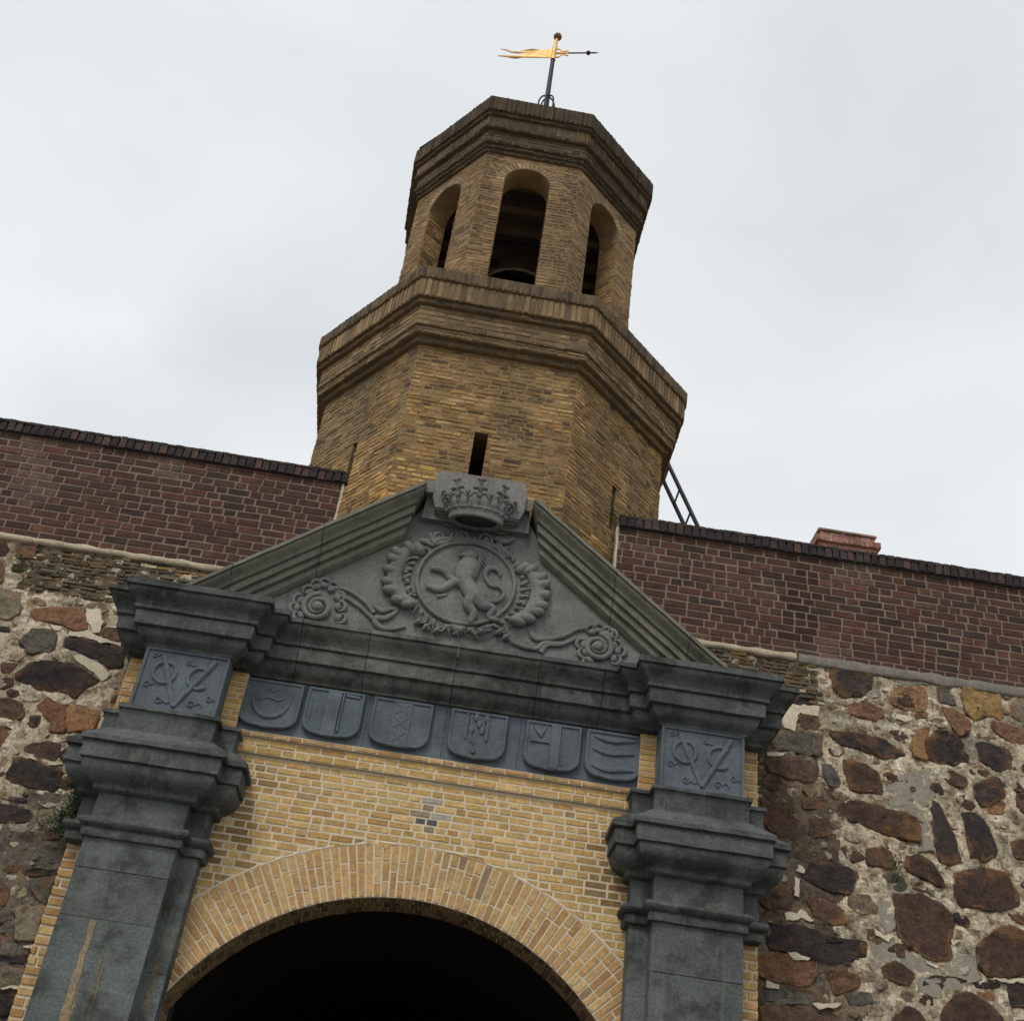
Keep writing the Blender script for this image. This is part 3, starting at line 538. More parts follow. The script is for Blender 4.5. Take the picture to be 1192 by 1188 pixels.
def rubble(name, side):
    mb=MB()
    def grid(x0,x1,z0,z1,st):
        nx=max(1,int((x1-x0)/st)); nz=max(1,int((z1-z0)/st)); vs=[]
        for i in range(nx+1):
            for j in range(nz+1):
                x=x0+(x1-x0)*i/nx; z=z0+(z1-z0)*j/nz
                d=.006+noise.noise(Vector((x*5,z*5,1)))*.012+noise.noise(Vector((x*13,z*13,4)))*.022+noise.noise(Vector((x*33,z*33,4)))*.011
                if st<.05:
                    for (c_,P_),b_ in zip(BIG,BB):
                        if b_[0]<x<b_[1] and b_[2]<z<b_[3] and inpoly(x,z,P_):
                            d-=min(.05,max(0,pdist(x,z,P_)-.008)*1.6); break
                vs.append((x,Yw(z)-d,z))
        b=len(mb.v); mb.v+=vs
        for i in range(nx):
            for j in range(nz):
                a=b+i*(nz+1)+j; mb.f.append([a,a+nz+1,a+nz+2,a+1]); v=vs[i*(nz+1)+j]; mb.c.append(mortar_col(v[0],v[2])); mb.m.append(0)
    S=side
    def gx(a,b,z0,z1,st):
        if S<0: a,b=-b,-a
        grid(a,b,z0,z1,st)
    gx(2.30,5.5,2.3,6.84,.024); gx(2.30,5.5,0,2.3,.12); gx(5.5,16,0,6.84,.12); gx(0,2.30,5.9,6.84,.06)
    placed=[]
    gridh={}
    def near(x,z,r):
        for i in range(int((x-1)//.5),int((x+1)//.5)+1):
            for j in range(int((z-1)//.5),int((z+1)//.5)+1):
                for (a,b,c) in gridh.get((i,j),()):
                    if math.hypot(a-x,b-z)<c+r: return True
        return False
    for (c,P),bb in zip(BIG,BB):
        if (P[0][0]<0)!=(S<0): continue
        Q=[(min(max(p[0],2.33),99) if S>0 else max(min(p[0],-2.33),-99),p[1]) for p in P]
        stone(mb,Q,jit(SC[c],.15),.024)
    for (c,P) in SMEARS:
        if (P[0][0]<0)!=(S<0): continue
        k={'c':(.25,.22,.175),'w':(.52,.45,.335)}[c]
        n=len(P); cx=sum(p[0] for p in P)/n; cz=sum(p[1] for p in P)/n
        R=[]
        for i in range(n):
            a=P[i]; b=P[(i+1)%n]; l=math.hypot(b[0]-a[0],b[1]-a[1]); q=max(1,int(l/.03))
            for t in range(q): 
                x=a[0]+(b[0]-a[0])*t/q; z=a[1]+(b[1]-a[1])*t/q; R.append((x+noise.noise(Vector((x*20,z*20,0)))*.02, z+noise.noise(Vector((x*20,5,z*20)))*.02))
        m=len(R); th=.012 if c=='c' else .026
        vs=[(x,Yw(z)+.02,z) for x,z in R]+[(cx+(x-cx)*.99,Yw(z)-th+.006*noise.noise(Vector((x*30,z*30,0))),cz+(z-cz)*.99) for x,z in R]
        mb.add(vs,[(i,(i+1)%m,m+(i+1)%m,m+i) for i in range(m)]+[tuple(range(m,2*m))],k,2)
    def tryput(x,z,r,kinds):
        if near(x,z,r): return False
        for (c,P),bb in zip(BIG,BB):
            if bb[0]-r<x<bb[1]+r and bb[2]-r<z<bb[3]+r and (inpoly(x,z,P) or pdist(x,z,P)<r*.8): return False
        gridh.setdefault((int(x//.5),int(z//.5)),[]).append((x,z,r))
        n=random.randint(5,8) if r<.1 else random.randint(6,9); st=random.uniform(1.0,1.8); ro=random.uniform(-.35,.15)
        P=[]
        for i in range(n):
            a=2*pi*(i+random.uniform(-.25,.25))/n; rr=r*random.uniform(.8,1.08)
            ex=rr*cos(a)*min(st,1.35); ez=rr*sin(a)/st**.5; P.append((x+ex*cos(ro)-ez*sin(ro),z+ex*sin(ro)+ez*cos(ro)))
        c=random.choice(kinds); col=SC[c]
        if r<.075 and random.random()<.75: col=random.choice([(.42,.35,.25),(.33,.26,.18),(.22,.165,.11),(.50,.43,.32)])
        stone(mb,P,jit(col,.2),min(.022,r*.3)); return True
    for r,cnt,vis in ((.30,700,0),(.22,900,0),(.15,1400,0),(.095,500,1),(.065,2000,1),(.045,2600,1),(.028,1700,1),(.018,1800,1)):
        for _ in range(cnt):
            x=random.uniform(2.42,5.4 if vis else 15.5)*S; z=random.uniform(2.2 if vis else 0,6.78)
            if not vis and visible(x,z) : continue
            if not vis and (abs(x)<2.5+r or z+r>6.8): continue
            if abs(x)<3.8 and z>6.27 and S<0: continue
            if abs(x)<3.18 and z>6.45 and S>0: continue
            tryput(x,z,r*random.uniform(.8,1.15),'KKBNNRGT' if not vis else ('KBNBRGTT' if r>.055 else 'BGTTTT'))
    return mb.build(name, [M['rubmortar'],M['stone'],M['smear']], rampart, smooth=35)
rubble('rubble_masonry',-1); rubble('rubble_masonry',1)
# thin old brick patches at the head of the rubble
def frW(u,v,w): return (u, Yw(v)-w, v)
mb=MB(); mb2=MB()
def ivL(v):
    a=-3.78+.12*noise.noise(Vector((v*6,0,0)))+max(0,(6.45-v))*.5*0; b=-1.5
    if v<6.36: b=-2.55
    return [(a,b)]
courses(mb,frW,6.30,6.80,.040,.15,.010,ivL,TBK,proud=.016,skip=.06,wob=.018,j=.006,mat=0)
courses(mb2,frW,6.50,6.80,.040,.15,.010,lambda v:[(1.5,3.16+.1*noise.noise(Vector((v*9,1,0))))],TBK,proud=.016,skip=.05,wob=.012,j=.006,mat=0)
courses(mb2,frW,6.36,6.50,.040,.15,.010,lambda v:[(2.95,3.2+.1*noise.noise(Vector((v*9,1,0))))],TBK,proud=.022,skip=.15,wob=.01,j=.004,mat=0)
mb.build('brick_patch',M['towerbrick'],rampart); mb2.build('brick_patch',M['towerbrick'],rampart)
# cream lime line and grey cement band under the parapet
def ledge(name,x0,x1,z0,z1,th,col):
    mb=MB(); n=int((x1-x0)/.05); vs=[]
    for i in range(n+1):
        x=x0+(x1-x0)*i/n; a=noise.noise(Vector((x*5,0,1)))*.02; b=noise.noise(Vector((x*7,3,1)))*.018
        for (dz,dy) in ((z0+a,.04),(z0+a,-th*.7),(z0+.015+a,-th),(z1-.01+b,-th),(z1+b,-th*.3),(z1+b,.04)): vs.append((x,Yw(z0)+dy+noise.noise(Vector((x*20,dz*9,1)))*.004,dz))
    mb.add(vs,[(i*6+k,(i+1)*6+k,(i+1)*6+k+1,i*6+k+1) for i in range(n) for k in range(5)],col)
    mb.build(name,M['smear'],rampart,smooth=60)
ledge('lime_line',-16,-1.5,6.795,6.85,.05,(.62,.53,.38)); ledge('lime_line',1.5,2.98,6.80,6.86,.045,(.55,.46,.33)); ledge('cement_band',3.0,16,6.775,6.875,.035,(.25,.225,.19))
# parapets
def frP(u,v,w): return (u, YP-w, v)
for S in (-1,1):
    mb=MB(); x0,x1=((-16,-1.275) if S<0 else (1.30,16))
    mb.box(x0,x1,YP,YP+.45,6.80,8.0,(.205,.152,.112),1)
    def cf(u,v,c):
        q=noise.noise(Vector((u*1.1,v*1.6,4)))
        c=mul(c,(1+.25*q)*.84)
        if q>.42: c=tuple(.85*x+.15*y for x,y in zip(c,(.26,.21,.17)))
        if abs(u-3.05)<.16: return mul(c,.55)
        if S>0 and v>7.75: return mul(c,.8)
        return c
    ends=(-11,-1.30) if S<0 else (1.325,11)
    courses(mb,frP,6.845,7.93,.0775,.215,.0135,lambda v:[ends],RB,proud=.005,colf=cf,j=.0025,wob=.006)
    p=mb.build('parapet',[M['darkbrick'],M['mortar']],rampart)
    mb=MB(); cx0,cx1=((-16,-1.25) if S<0 else (1.315,16))
    mb.box(cx0,cx1,YP-.02,YP+.46,7.93,8.045,(.05,.042,.04),0)
    courses(mb,frP,7.93,8.062,.132,.075,.008,lambda v:[(max(cx0,-11),min(cx1,11))],CB,proud=.040,bond='soldier',j=.006,wob=.012)
    x=max(cx0,-11)
    while x<min(cx1,11):                  # brick-on-edge tops, each a little off level
        h=8.052+random.uniform(-.003,.005)+noise.noise(Vector((x*1.3,0,0)))*.012; l=.073
        mb.box(x,x+l-.006,YP-.043,YP+.3,8.03,h,pick(CB)); x+=l
    mb.build('coping',M['darkbrick'],p)
mb=MB()
for x,z0 in ((-1.283,7.30),(1.308,7.25)):
    n=12; vs=[]
    for i in range(n+1):
        z=z0+(7.93-z0)*i/n; a=noise.noise(Vector((z*8,x,0)))*.012
        for dx,y in ((-.016,.7),(-.012,YP-.012),(.010,YP-.012),(.016,.7)): vs.append((x+dx+a,y,z))
    mb.add(vs,[(i*4+k,(i+1)*4+k,(i+1)*4+k+1,i*4+k+1) for i in range(n) for k in range(3)],(.52,.46,.36))
mb.build('mortar_fillet',M['smear'],rampart)
mb=MB(); mb.box(-16,16,YP+.45,14,6.2,6.88,(.22,.19,.15)); mb.box(-16,16,13.5,14,0,6.2,(.2,.17,.13)); mb.build('rampart_walk',M['mortar'],rampart)

# ================================================================== gateway
gate = empty('gateway', (0,0,0))
tag(gate, 'classical gateway of yellow brick with dark grey stone pilasters, carved pediment and black arched opening', 'gateway')
def fr0(u,v,w): return (u,-w,v)
AZ,AR,AH=2.27,1.80,1.545; ER=2.18; ASP=AZ+sqrt(AR*AR-AH*AH); A0=math.asin((ASP-AZ)/AR)
mb=MB()
arch_plate(mb,fr0,-1.66,1.66,0,5.12,0,AZ,AR,0,.35,(.62,.525,.375),1,48,AH)
def ivg(v):
    if v>=AZ+ER: return [(-1.62,1.62)]
    hx=sqrt(ER*ER-(v-AZ)**2)
    if hx>=1.6: return []
    return [(-1.62,-hx-.012),(hx+.012,1.62)]
def cfy(u,v,c):
    d=abs(u-.0)/.15+abs(v-4.70)/.15
    if abs(v-4.638)<.03 and abs(u-.0)<.07: return (.10,.10,.095)
    if d<1.05: return random.choice([(.33,.28,.20),(.40,.36,.29),(.28,.22,.14)])
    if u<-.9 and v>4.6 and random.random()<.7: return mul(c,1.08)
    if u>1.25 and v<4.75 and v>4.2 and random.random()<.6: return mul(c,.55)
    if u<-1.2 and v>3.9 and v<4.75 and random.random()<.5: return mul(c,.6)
    return c
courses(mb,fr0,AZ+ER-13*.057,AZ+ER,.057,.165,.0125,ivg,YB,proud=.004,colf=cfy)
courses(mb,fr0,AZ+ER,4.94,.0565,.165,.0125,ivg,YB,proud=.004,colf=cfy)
courses(mb,fr0,0,ASP,.0625,.19,.011,lambda v:[(-1.66,-AH),(AH,1.66)],YB,proud=.007)
bf=mb.build('brick_front',[M['brick'],M['limemortar']],gate)
mb=MB()
voussoirs(mb,fr0,0,AZ,AR,ER,pi-A0,A0,.0575,.0155,AB,proud=.005)
def frs(u,v,w): a=u/AR; return ((AR-w)*cos(a), v, AZ+(AR-w)*sin(a))
courses(mb,frs,.0,.345,.115,.0635,.004,lambda v:[(A0*AR,(pi-A0)*AR)],[(3,(.24,.155,.075)),(2,(.15,.09,.045)),(1,(.25,.17,.09))],proud=.006,bond='soldier')
for sg in (-1,1): courses(mb,(lambda u,v,w,sg=sg:(sg*(AH-w),u if sg>0 else -u,v)),0,ASP,.06,.165,.006,lambda v,sg=sg:[(.0,.345)] if sg>0 else [(-.345,0)],[(3,(.24,.155,.075)),(2,(.15,.09,.045))],proud=.006)
# thin light joint that outlines the extrados
pts=[((ER+.006+.005*noise.noise(Vector((a*40,0,0))))*cos(a),.004,AZ+(ER+.006+.005*noise.noise(Vector((a*40,0,0))))*sin(a)) for a in [A0+.2+(pi-2*A0-.4)*i/160 for i in range(161)]]
tube(mb,pts,[.011,.011],(.66,.58,.45),.8,1,6,True,0)
mb.build('arch_ring',[M['brick'],M['limemortar']],gate)
mb=MB()
mb.box(-1.6,1.6,-.028,.1,4.955,5.075,(.62,.525,.375),1); mb.box(-1.6,1.6,-.052,.1,5.077,5.118,(.62,.525,.375),1)
courses(mb,lambda u,v,w:(u,-.028-w,v),4.955,5.075,.06,.19,.011,lambda v:[(-1.54,1.54)],YB,proud=.004)
courses(mb,lambda u,v,w:(u,-.052-w,v),5.077,5.118,.041,.19,.011,lambda v:[(-1.54,1.54)],[(1,(.42,.24,.11)),(1,(.5,.33,.15))],proud=.006)
mb.build('string_course',[M['brick'],M['limemortar']],gate)
# brick returns beside the pilasters and beside the frieze panels
mb=MB(); YS=-.07
for s in (-1,1):
    a,b=sorted((s*2.27,s*2.45)); 
    mb.box(a,b,YS,.6,0,5.56,(.62,.525,.375),1)
    courses(mb,lambda u,v,w:(u,YS-w,v),0,4.10,.0655,.30,.016,lambda v:[(a,b)],AB,proud=.009,bond='stretch')
    courses(mb,lambda u,v,w:(u,YS-w,v),5.06,5.56,.058,.30,.010,lambda v:[(a,b)],YB,proud=.007,bond='stretch')
    if s>0: sd=lambda u,v,w:(2.45+w,u,v)
    else: sd=lambda u,v,w:(-2.45-w,-u,v)
    courses(mb,sd,0,5.56,.0655,.19,.014,lambda v:[(YS,.5)] if s>0 else [(-.5,-YS)],AB,proud=.006)
    a,b=sorted((s*1.53,s*1.66))
    mb.box(a,b,-.10,.2,5.0,5.57,(.62,.525,.375),1)
    courses(mb,lambda u,v,w:(u,-.10-w,v),5.06,5.56,.045,.30,.008,lambda v:[(a,b)],YB,proud=.006,bond='stretch')
mb.build('brick_return',[M['brick'],M['limemortar']],gate)
# structure behind the front, invisible from the court
mb=MB(); mb.box(-2.44,2.44,.0,.62,5.10,5.98,(.05,.05,.05)); mb.box(-2.27,-1.56,-.02,.6,0,5.2,(.05,.05,.05)); mb.box(1.56,2.27,-.02,.6,0,5.2,(.05,.05,.05))
mb.build('masonry_core',M['slate'],gate)
# vaulted passage with closed doors at the far end
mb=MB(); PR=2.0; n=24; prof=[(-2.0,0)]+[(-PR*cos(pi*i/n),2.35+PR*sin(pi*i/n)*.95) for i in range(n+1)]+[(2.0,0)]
DK=(.018,.016,.014)  # near-black, darkness of the passage put into the vault colour
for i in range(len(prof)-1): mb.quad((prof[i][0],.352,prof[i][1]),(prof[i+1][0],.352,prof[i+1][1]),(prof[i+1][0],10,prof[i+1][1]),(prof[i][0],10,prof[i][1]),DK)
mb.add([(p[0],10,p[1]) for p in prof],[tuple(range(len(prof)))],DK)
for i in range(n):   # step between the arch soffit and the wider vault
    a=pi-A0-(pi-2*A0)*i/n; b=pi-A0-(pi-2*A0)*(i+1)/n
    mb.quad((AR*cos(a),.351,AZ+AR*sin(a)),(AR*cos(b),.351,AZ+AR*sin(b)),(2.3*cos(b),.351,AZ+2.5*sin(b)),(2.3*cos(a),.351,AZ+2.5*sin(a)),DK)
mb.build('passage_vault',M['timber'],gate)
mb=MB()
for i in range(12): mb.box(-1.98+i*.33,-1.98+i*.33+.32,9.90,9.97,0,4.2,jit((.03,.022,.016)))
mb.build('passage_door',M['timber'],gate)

# ---- pilasters with capitals and monogram panels
X0,X1,YF,YB_=1.6535,2.2885,-.30,-.16
def mirror(pts): return [(-x,y) for x,y in pts][::-1]
planR=[(1.515,.02),(1.515,YB_),(X0,YB_),(X0,YF),(X1,YF),(X1,YB_),(2.43,YB_),(2.43,.55)]
capprof=[(-.06,4.075),(.0,4.075),(.028,4.082),(.033,4.10),(.030,4.135),(.022,4.145),(.045,4.152),(.060,4.165),(.066,4.182),(.060,4.20),(.045,4.21),(.004,4.216),(.0,4.23),(.0,4.395),(.03,4.40),(.046,4.412),(.048,4.44),(.055,4.45)]
capprof+=curve((.055,4.45),(.150,4.565),'cavetto',4)[:0]+[(.085,4.463),(.115,4.485),(.137,4.515),(.148,4.55),(.150,4.570)]+[(.142,4.574),(.142,4.583),(.168,4.586),(.168,4.690),(.158,4.694),(.158,4.706),(.192,4.710),(.192,4.745),(.045,4.865),(.034,4.868),(.034,5.015),(.038,5.022),(.055,5.028),(.055,5.055),(-.05,5.062)]
def shield_tag(): pass
for s in (1,-1):
    plan=planR if s>0 else mirror(planR)
    mb=MB()
    def bx(x0,x1,y0,y1,z0,z1,c):
        a,b=sorted((s*x0,s*x1)); mb.box(a,b,y0,y1,z0,z1,c)
    if s<0:
        cuts=[(X0,X1,3.875,4.08),(X0,X1,3.555,3.871),(X0,2.145,3.44,3.551),(2.149,X1,3.44,3.551),(X0,X1,2.55,3.551),(X0,X1,1.2,2.546),(X0,X1,.35,1.196)]
        cuts=[c for c in cuts if c!=(X0,2.145,3.44,3.551) and c!=(2.149,X1,3.44,3.551)]
    else: cuts=[(X0,X1,3.752,4.08),(X0,X1,2.9,3.748),(X0,X1,1.7,2.896),(X0,X1,.35,1.696)]
    for c in cuts: bx(c[0],c[1],YF+random.uniform(-.003,.002),-.02,c[2],c[3],jit(mul(SL,1.25),.12))
    for z0,z1 in ((.35,2.2),(2.204,3.30),(3.304,4.08)): bx(1.52,X0+.01,YB_,-.01,z0,z1,jit(mul(SL,1.3),.1))
    bx(1.46,2.42,-.40,-.01,0,.35,SL)
    # rust-tan vertical run stains washed down the left shaft: their own shape, a thin deposit on the stone
    if s<0:
        for (xa,za,wa,xb,zb,wb) in ((-2.058,3.54,.012,-2.062,1.6,.018),(-2.040,3.535,.010,-2.030,1.5,.020),(-2.046,3.2,.014,-2.050,1.5,.024),(-2.012,3.1,.005,-1.995,1.6,.012),(-1.93,3.40,.006,-1.91,1.9,.012),(-1.905,3.28,.005,-1.885,1.8,.012),(-1.60,3.9,.008,-1.61,2.2,.016),(-1.585,3.5,.006,-1.59,2.2,.012)):
            n=60; vs=[]
            y=(-.3045 if xa<-1.7 else -.1625)-random.uniform(0,.001)
            for i in range(n+1):
                t=i/n; x=xa+(xb-xa)*t+noise.noise(Vector((t*9,xa*90,0)))*.008; w_=(wa+(wb-wa)*t)*max(.12,1+1.3*noise.noise(Vector((t*22,xa*70,4)))); z=za+(zb-za)*t
                vs+=[(x-w_,y,z),(x+w_,y,z)]
            mb.add(vs,[(2*i,2*i+1,2*i+3,2*i+2) for i in range(n)],(.27,.205,.12) if xa<-2 else (.17,.145,.105))
    p=mb.build('pilaster',M['slate'],gate)
    mb=MB(); sweep(mb,plan,capprof,SL,seg=.07); 
    a,b=sorted((s*1.52,s*2.42)); mb.box(a,b,YB_+.004,.3,4.08,5.05,SL); a,b=sorted((s*(X0+.003),s*(X1-.003))); mb.box(a,b,YF+.004,.0,4.08,5.05,SL)
    mb.build('capital',M['slate'],p,smooth=32,rough=.0045,rs=9)
    mb=MB(); xc=s*(X0+X1)/2; a,b=sorted((s*X0,s*X1)); yf=YF
    mb.box(a,b,yf,0,5.055,5.575,BL); 
    for (u0,u1,v0,v1) in ((a,a+.022,5.06,5.56),(b-.022,b,5.06,5.56),(a+.022,b-.022,5.535,5.56),(a+.022,b-.022,5.06,5.078)): mb.box(u0,u1,yf-.012,yf-.001,v0,v1,BL)
    y=yf-.004; k=.62
    def T(pts,r,d=.7): tube(mb,[(xc+x,y,5.31+z) for x,z in pts],r,mul(BL,1.05),d)
    # the interlaced V, O and C
    T([(-.175,.19),(-.09,.0),(.0,-.205)],[.022,.020,.016],.8); T([(.215,.20),(.11,.0),(.0,-.205)],[.022,.020,.016],.8)
    T([(-.135+.085*cos(q*pi/8),.055+.085*sin(q*pi/8)) for q in range(17)],.015,.8)
    T([(.13+.085*cos(q*pi/8),.045+.085*sin(q*pi/8)) for q in range(2,15)],.015,.8)
    # small scrolls and leaves in the corners
    for (cx_,cz_,r_,sg) in ((-.24,-.06,.028,1),(-.12,-.165,.03,-1),(.12,-.17,.03,1),(.24,-.10,.028,-1),(-.24,.18,.022,1),(.02,.16,.02,-1)):
        T([(cx_+r_*(1-t/14)*cos(sg*t*.7),cz_+r_*(1-t/14)*sin(sg*t*.7)) for t in range(11)],.006,.9)
        T([(cx_+r_,cz_),(cx_+r_*2,cz_+.02*sg),(cx_+r_*3,cz_-.01)],[.006,.003],.9)
    mb.build('monogram_panel',M['bluestone'],p,smooth=50,rough=.0015,rs=14)

# ---- frieze with six shields
mb=MB()
for (x0,x1) in ((-1.53,-.58),(-.577,.02),(.023,.60),(.603,1.53)): mb.box(x0,x1,-.05,.02,5.119,5.575,jit(BL,.06))
frz=mb.build('frieze',M['bluestone'],gate,rough=.0015,rs=9)
def shield(x0,x1,kind):
    mb=MB(); xc=(x0+x1)/2; hw=(x1-x0)/2-.006; zt=5.535; zb=5.142
    out=[(-hw,zt)]; rc=.115
    for i in range(0,9):
        a=pi+(pi/2)*i/8; out.append((-hw+rc+rc*cos(a),zb+rc*.95+.012+rc*.95*sin(a)))
    out.append((0,zb))
    for i in range(0,9):
        a=1.5*pi+(pi/2)*i/8; out.append((hw-rc+rc*cos(a),zb+rc*.95+.012+rc*.95*sin(a)))
    out.append((hw,zt))
    m=len(out)
    def ring(sc,y): return [(xc+x*(1-sc/hw),y,z+(sc if z<zt-.1 else -sc)) for x,z in out]
    L_=[ring(0,-.045),ring(0,-.086),ring(.006,-.094),ring(.022,-.094),ring(.028,-.084)]
    vs=[p for r in L_ for p in r]
    mb.add(vs,[(k*m+i,k*m+(i+1)%m,(k+1)*m+(i+1)%m,(k+1)*m+i) for k in range(4) for i in range(m)]+[tuple(range(4*m,5*m))],jit(BL,.05))
    Y0=-.088; c=mul(BL,1.05)
    def T(pts,r,d=.8): tube(mb,[(xc+x,Y0,z) for x,z in pts],r,c,d)
    def Bx(a,b,z0,z1,t=.014): mb.box(xc+a,xc+b,-.084-t,-.082,z0,z1,c)
    if kind==0:
        T([(-.135,5.42),(-.13,5.33),(-.07,5.255),(0,5.235),(.08,5.26),(.13,5.33),(.14,5.42)],[.008,.016,.020,.016,.008])
        T([(-.09,5.36),(-.05,5.385),(0,5.39),(.05,5.375),(.10,5.40)],[.006,.012,.006]); T([(-.03,5.47),(0,5.44),(.05,5.48)],[.008,.006])
    elif kind==1:
        Bx(-.065,.04,5.15,5.52); Bx(.052,.062,5.19,5.52,.02); T([(.07,5.50),(.18,5.495)],.012); T([(-.17,5.44),(-.17,5.25)],.004)
    elif kind==2:
        Bx(-.07,.07,5.15,5.52,.008)
        for zz in (5.46,5.345,5.23):
            T([(-.05,zz-.045),(.05,zz+.045)],.011); T([(-.05,zz+.045),(.05,zz-.045)],.011)
    elif kind==3:
        Bx(-.10,-.085,5.30,5.51); Bx(.06,.075,5.30,5.51)
        for q in range(5): blob(mb,(xc-.05+.03*q*.9,-.090,5.40+.05*((q*2)%3)-.02),(.022,.012,.035),c)
        T([(-.02,5.19),(-.01,5.21)],.014,1.0); T([(-.06,5.50),(-.05,5.32),(-.02,5.26)],[.012,.006])
    elif kind==4:
        Bx(-.015,.055,5.16,5.52); Bx(-.17,-.03,5.36,5.375); 
        T([(-.15,5.49),(-.10,5.43),(-.06,5.50)],[.012,.018,.008]); T([(-.12,5.46),(-.09,5.41)],.014); T([(.075,5.5),(.075,5.2)],.005)
    else:
        for zz in (5.475,5.37,5.235): T([(-.16,zz+.012),(-.08,zz-.010),(.0,zz-.014),(.08,zz+.0),(.165,zz+.006)],[.010,.020,.022,.020,.010],.7)
        T([(.19,5.45),(.185,5.25)],.008)
    return mb.build('shield',M['bluestone'],frz,smooth=40,rough=.0015,rs=14)
for i,k in enumerate(['s1','s2','s3','s4','s5','s6']):
    tag(shield(REL[k][0][0],REL[k][1][0],i),['shield carved with a crescent','shield with a plain upright band','shield with three small crosses on an upright band','shield with a worn tower','shield split by an upright band','shield with three wavy bars'][i])

# ---- main cornice broken forward over the pilasters
cprof=[(-.07,5.552),(.0,5.552),(.016,5.557),(.016,5.574),(.022,5.58)]+[(.045,5.59),(.072,5.61),(.088,5.635),(.095,5.665)]+[(.088,5.670),(.088,5.680),(.126,5.683),(.134,5.785),(.124,5.788),(.124,5.798),(.152,5.801),(.154,5.828),(.146,5.832),(.150,5.842)]+curve((.150,5.842),(.226,5.936),'cyma',7)+[(.220,5.938),(.220,5.948),(.244,5.951),(.244,5.986),(.10,5.996),(-.05,6.002)]
fullR=[(1.53,-.06),(1.53,YB_),(X0,YB_),(X0,YF),(X1,YF),(X1,YB_),(2.45,YB_),(2.45,.60)]
mb=MB(); YC=-.06; G=.0025
xs=[-1.19,-.66,.032,.68,1.19]
sweep(mb,mirror(fullR)+[(xs[0]-G,YC)],cprof,SL,seg=.07)
cols=[mul(CA,.62),mul(CA,.78),mul(CA,.66),mul(SL,1.1)]
for i in range(4): sweep(mb,[(xs[i]+G,YC),(xs[i+1]-G,YC)],cprof,cols[i],seg=.07,caps=True)
sweep(mb,[(xs[4]+G,YC)]+fullR,cprof,SL,seg=.07)
mb.box(-2.44,2.44,-.045,.6,5.553,5.985,(.03,.03,.03))
for s in (-1,1):
    a,b=sorted((s*(X0+.004),s*(X1-.004))); mb.box(a,b,YF+.006,0,5.553,5.985,(.03,.03,.03))
    # flat tops of the blocks
    a,b=sorted((s*(X0-.23),s*(X1+.23))); mb.box(a,b,YF-.232,.6,5.986,6.008,SL)
mb.build('cornice',M['slate'],gate,smooth=32,rough=.0045,rs=8)

# ---- raking cornices
def ztop(x): return 7.485-.795*(abs(x)-.464)
rprof=[(-.01,5.56),(.022,5.572),(.05,5.60),(.056,5.655),(.046,5.660),(.046,5.672),(.092,5.676),(.098,5.735),(.088,5.738),(.088,5.748),(.128,5.752),(.134,5.815),(.124,5.818),(.124,5.830),(.158,5.834),(.160,5.846)]+curve((.160,5.846),(.226,5.935),'cyma',6)+[(.218,5.938),(.218,5.948),(.242,5.950),(.242,5.988)]
for s in (-1,1):
    mb=MB()
    segs=[(2.42,1.85),(1.845,1.22),(1.215,None)]
    for a,b in segs:
        n=9; vs=[]; m=len(rprof)+2
        for i in range(n+1):
            for j,(o,z) in enumerate([(-.02,5.56)]+rprof+[(-.66,6.03)]):
                xe=(.465+.55*(.24-max(o,0))) if b is None else b
                if j==m-1: xe=.47 if b is None else b
                x=a+(xe-a)*i/n
                vs.append((s*x,-.06-o,ztop(x)+(z-5.99)*.90))
        fs=[(i*m+k,(i+1)*m+k,(i+1)*m+k+1,i*m+k+1) for i in range(n) for k in range(m-1)]+[tuple(range(m)),tuple(n*m+k for k in range(m-1,-1,-1))]
        mb.add(vs,fs,jit(GS,.08))
    mb.build('raking_cornice',M['greenslate'],gate,smooth=32,rough=.0045,rs=8)
# ---- tympanum with its carving
mb=MB(); pts=[(-2.1,5.98),(2.1,5.98),(1.9,6.02),(.64,ztop(.64)-.30),(.50,7.30),(.44,7.40),(-.44,7.40),(-.50,7.30),(-.64,ztop(.64)-.30),(-1.9,6.02)]
m=len(pts); mb.add([(x,-.05,z) for x,z in pts]+[(x,.6,z) for x,z in pts],[tuple(range(m))]+[(i,(i+1)%m,m+(i+1)%m,m+i) for i in range(m)],CA)
ty=mb.build('tympanum',M['carved'],gate)
Yt=-.058
def P3(L,y=Yt): return [(p[0],y,p[1]) for p in L]
# medallion ring and disc
mb=MB(); c0=(0.0,6.665); rx,rz=.405,.392
ell=[(c0[0]+rx*cos(2*pi*i/40),Yt-.03,c0[1]+rz*sin(2*pi*i/40)) for i in range(41)]
vs=[(0+c0[0],-.088,c0[1])]+[(c0[0]+rx*.5*cos(2*pi*i/40),-.088,c0[1]+rz*.5*sin(2*pi*i/40)) for i in range(40)]+[(c0[0]+rx*cos(2*pi*i/40),-.078,c0[1]+rz*sin(2*pi*i/40)) for i in range(40)]+[(c0[0]+rx*1.04*cos(2*pi*i/40),-.045,c0[1]+rz*1.04*sin(2*pi*i/40)) for i in range(40)]
mb.add(vs,[(0,1+i,1+(i+1)%40) for i in range(40)]+[(1+i,41+i,41+(i+1)%40,1+(i+1)%40) for i in range(40)]+[(41+i,81+i,81+(i+1)%40,41+(i+1)%40) for i in range(40)],CA)
tube(mb,ell,[.018,.018],CA,1.0,smoothn=0,cap=False)
N_=64; R_=lambda i:1+.05*sin(i*2*pi/N_*9)+.03*noise.noise(Vector((cos(i*2*pi/N_)*3,sin(i*2*pi/N_)*3,0)))
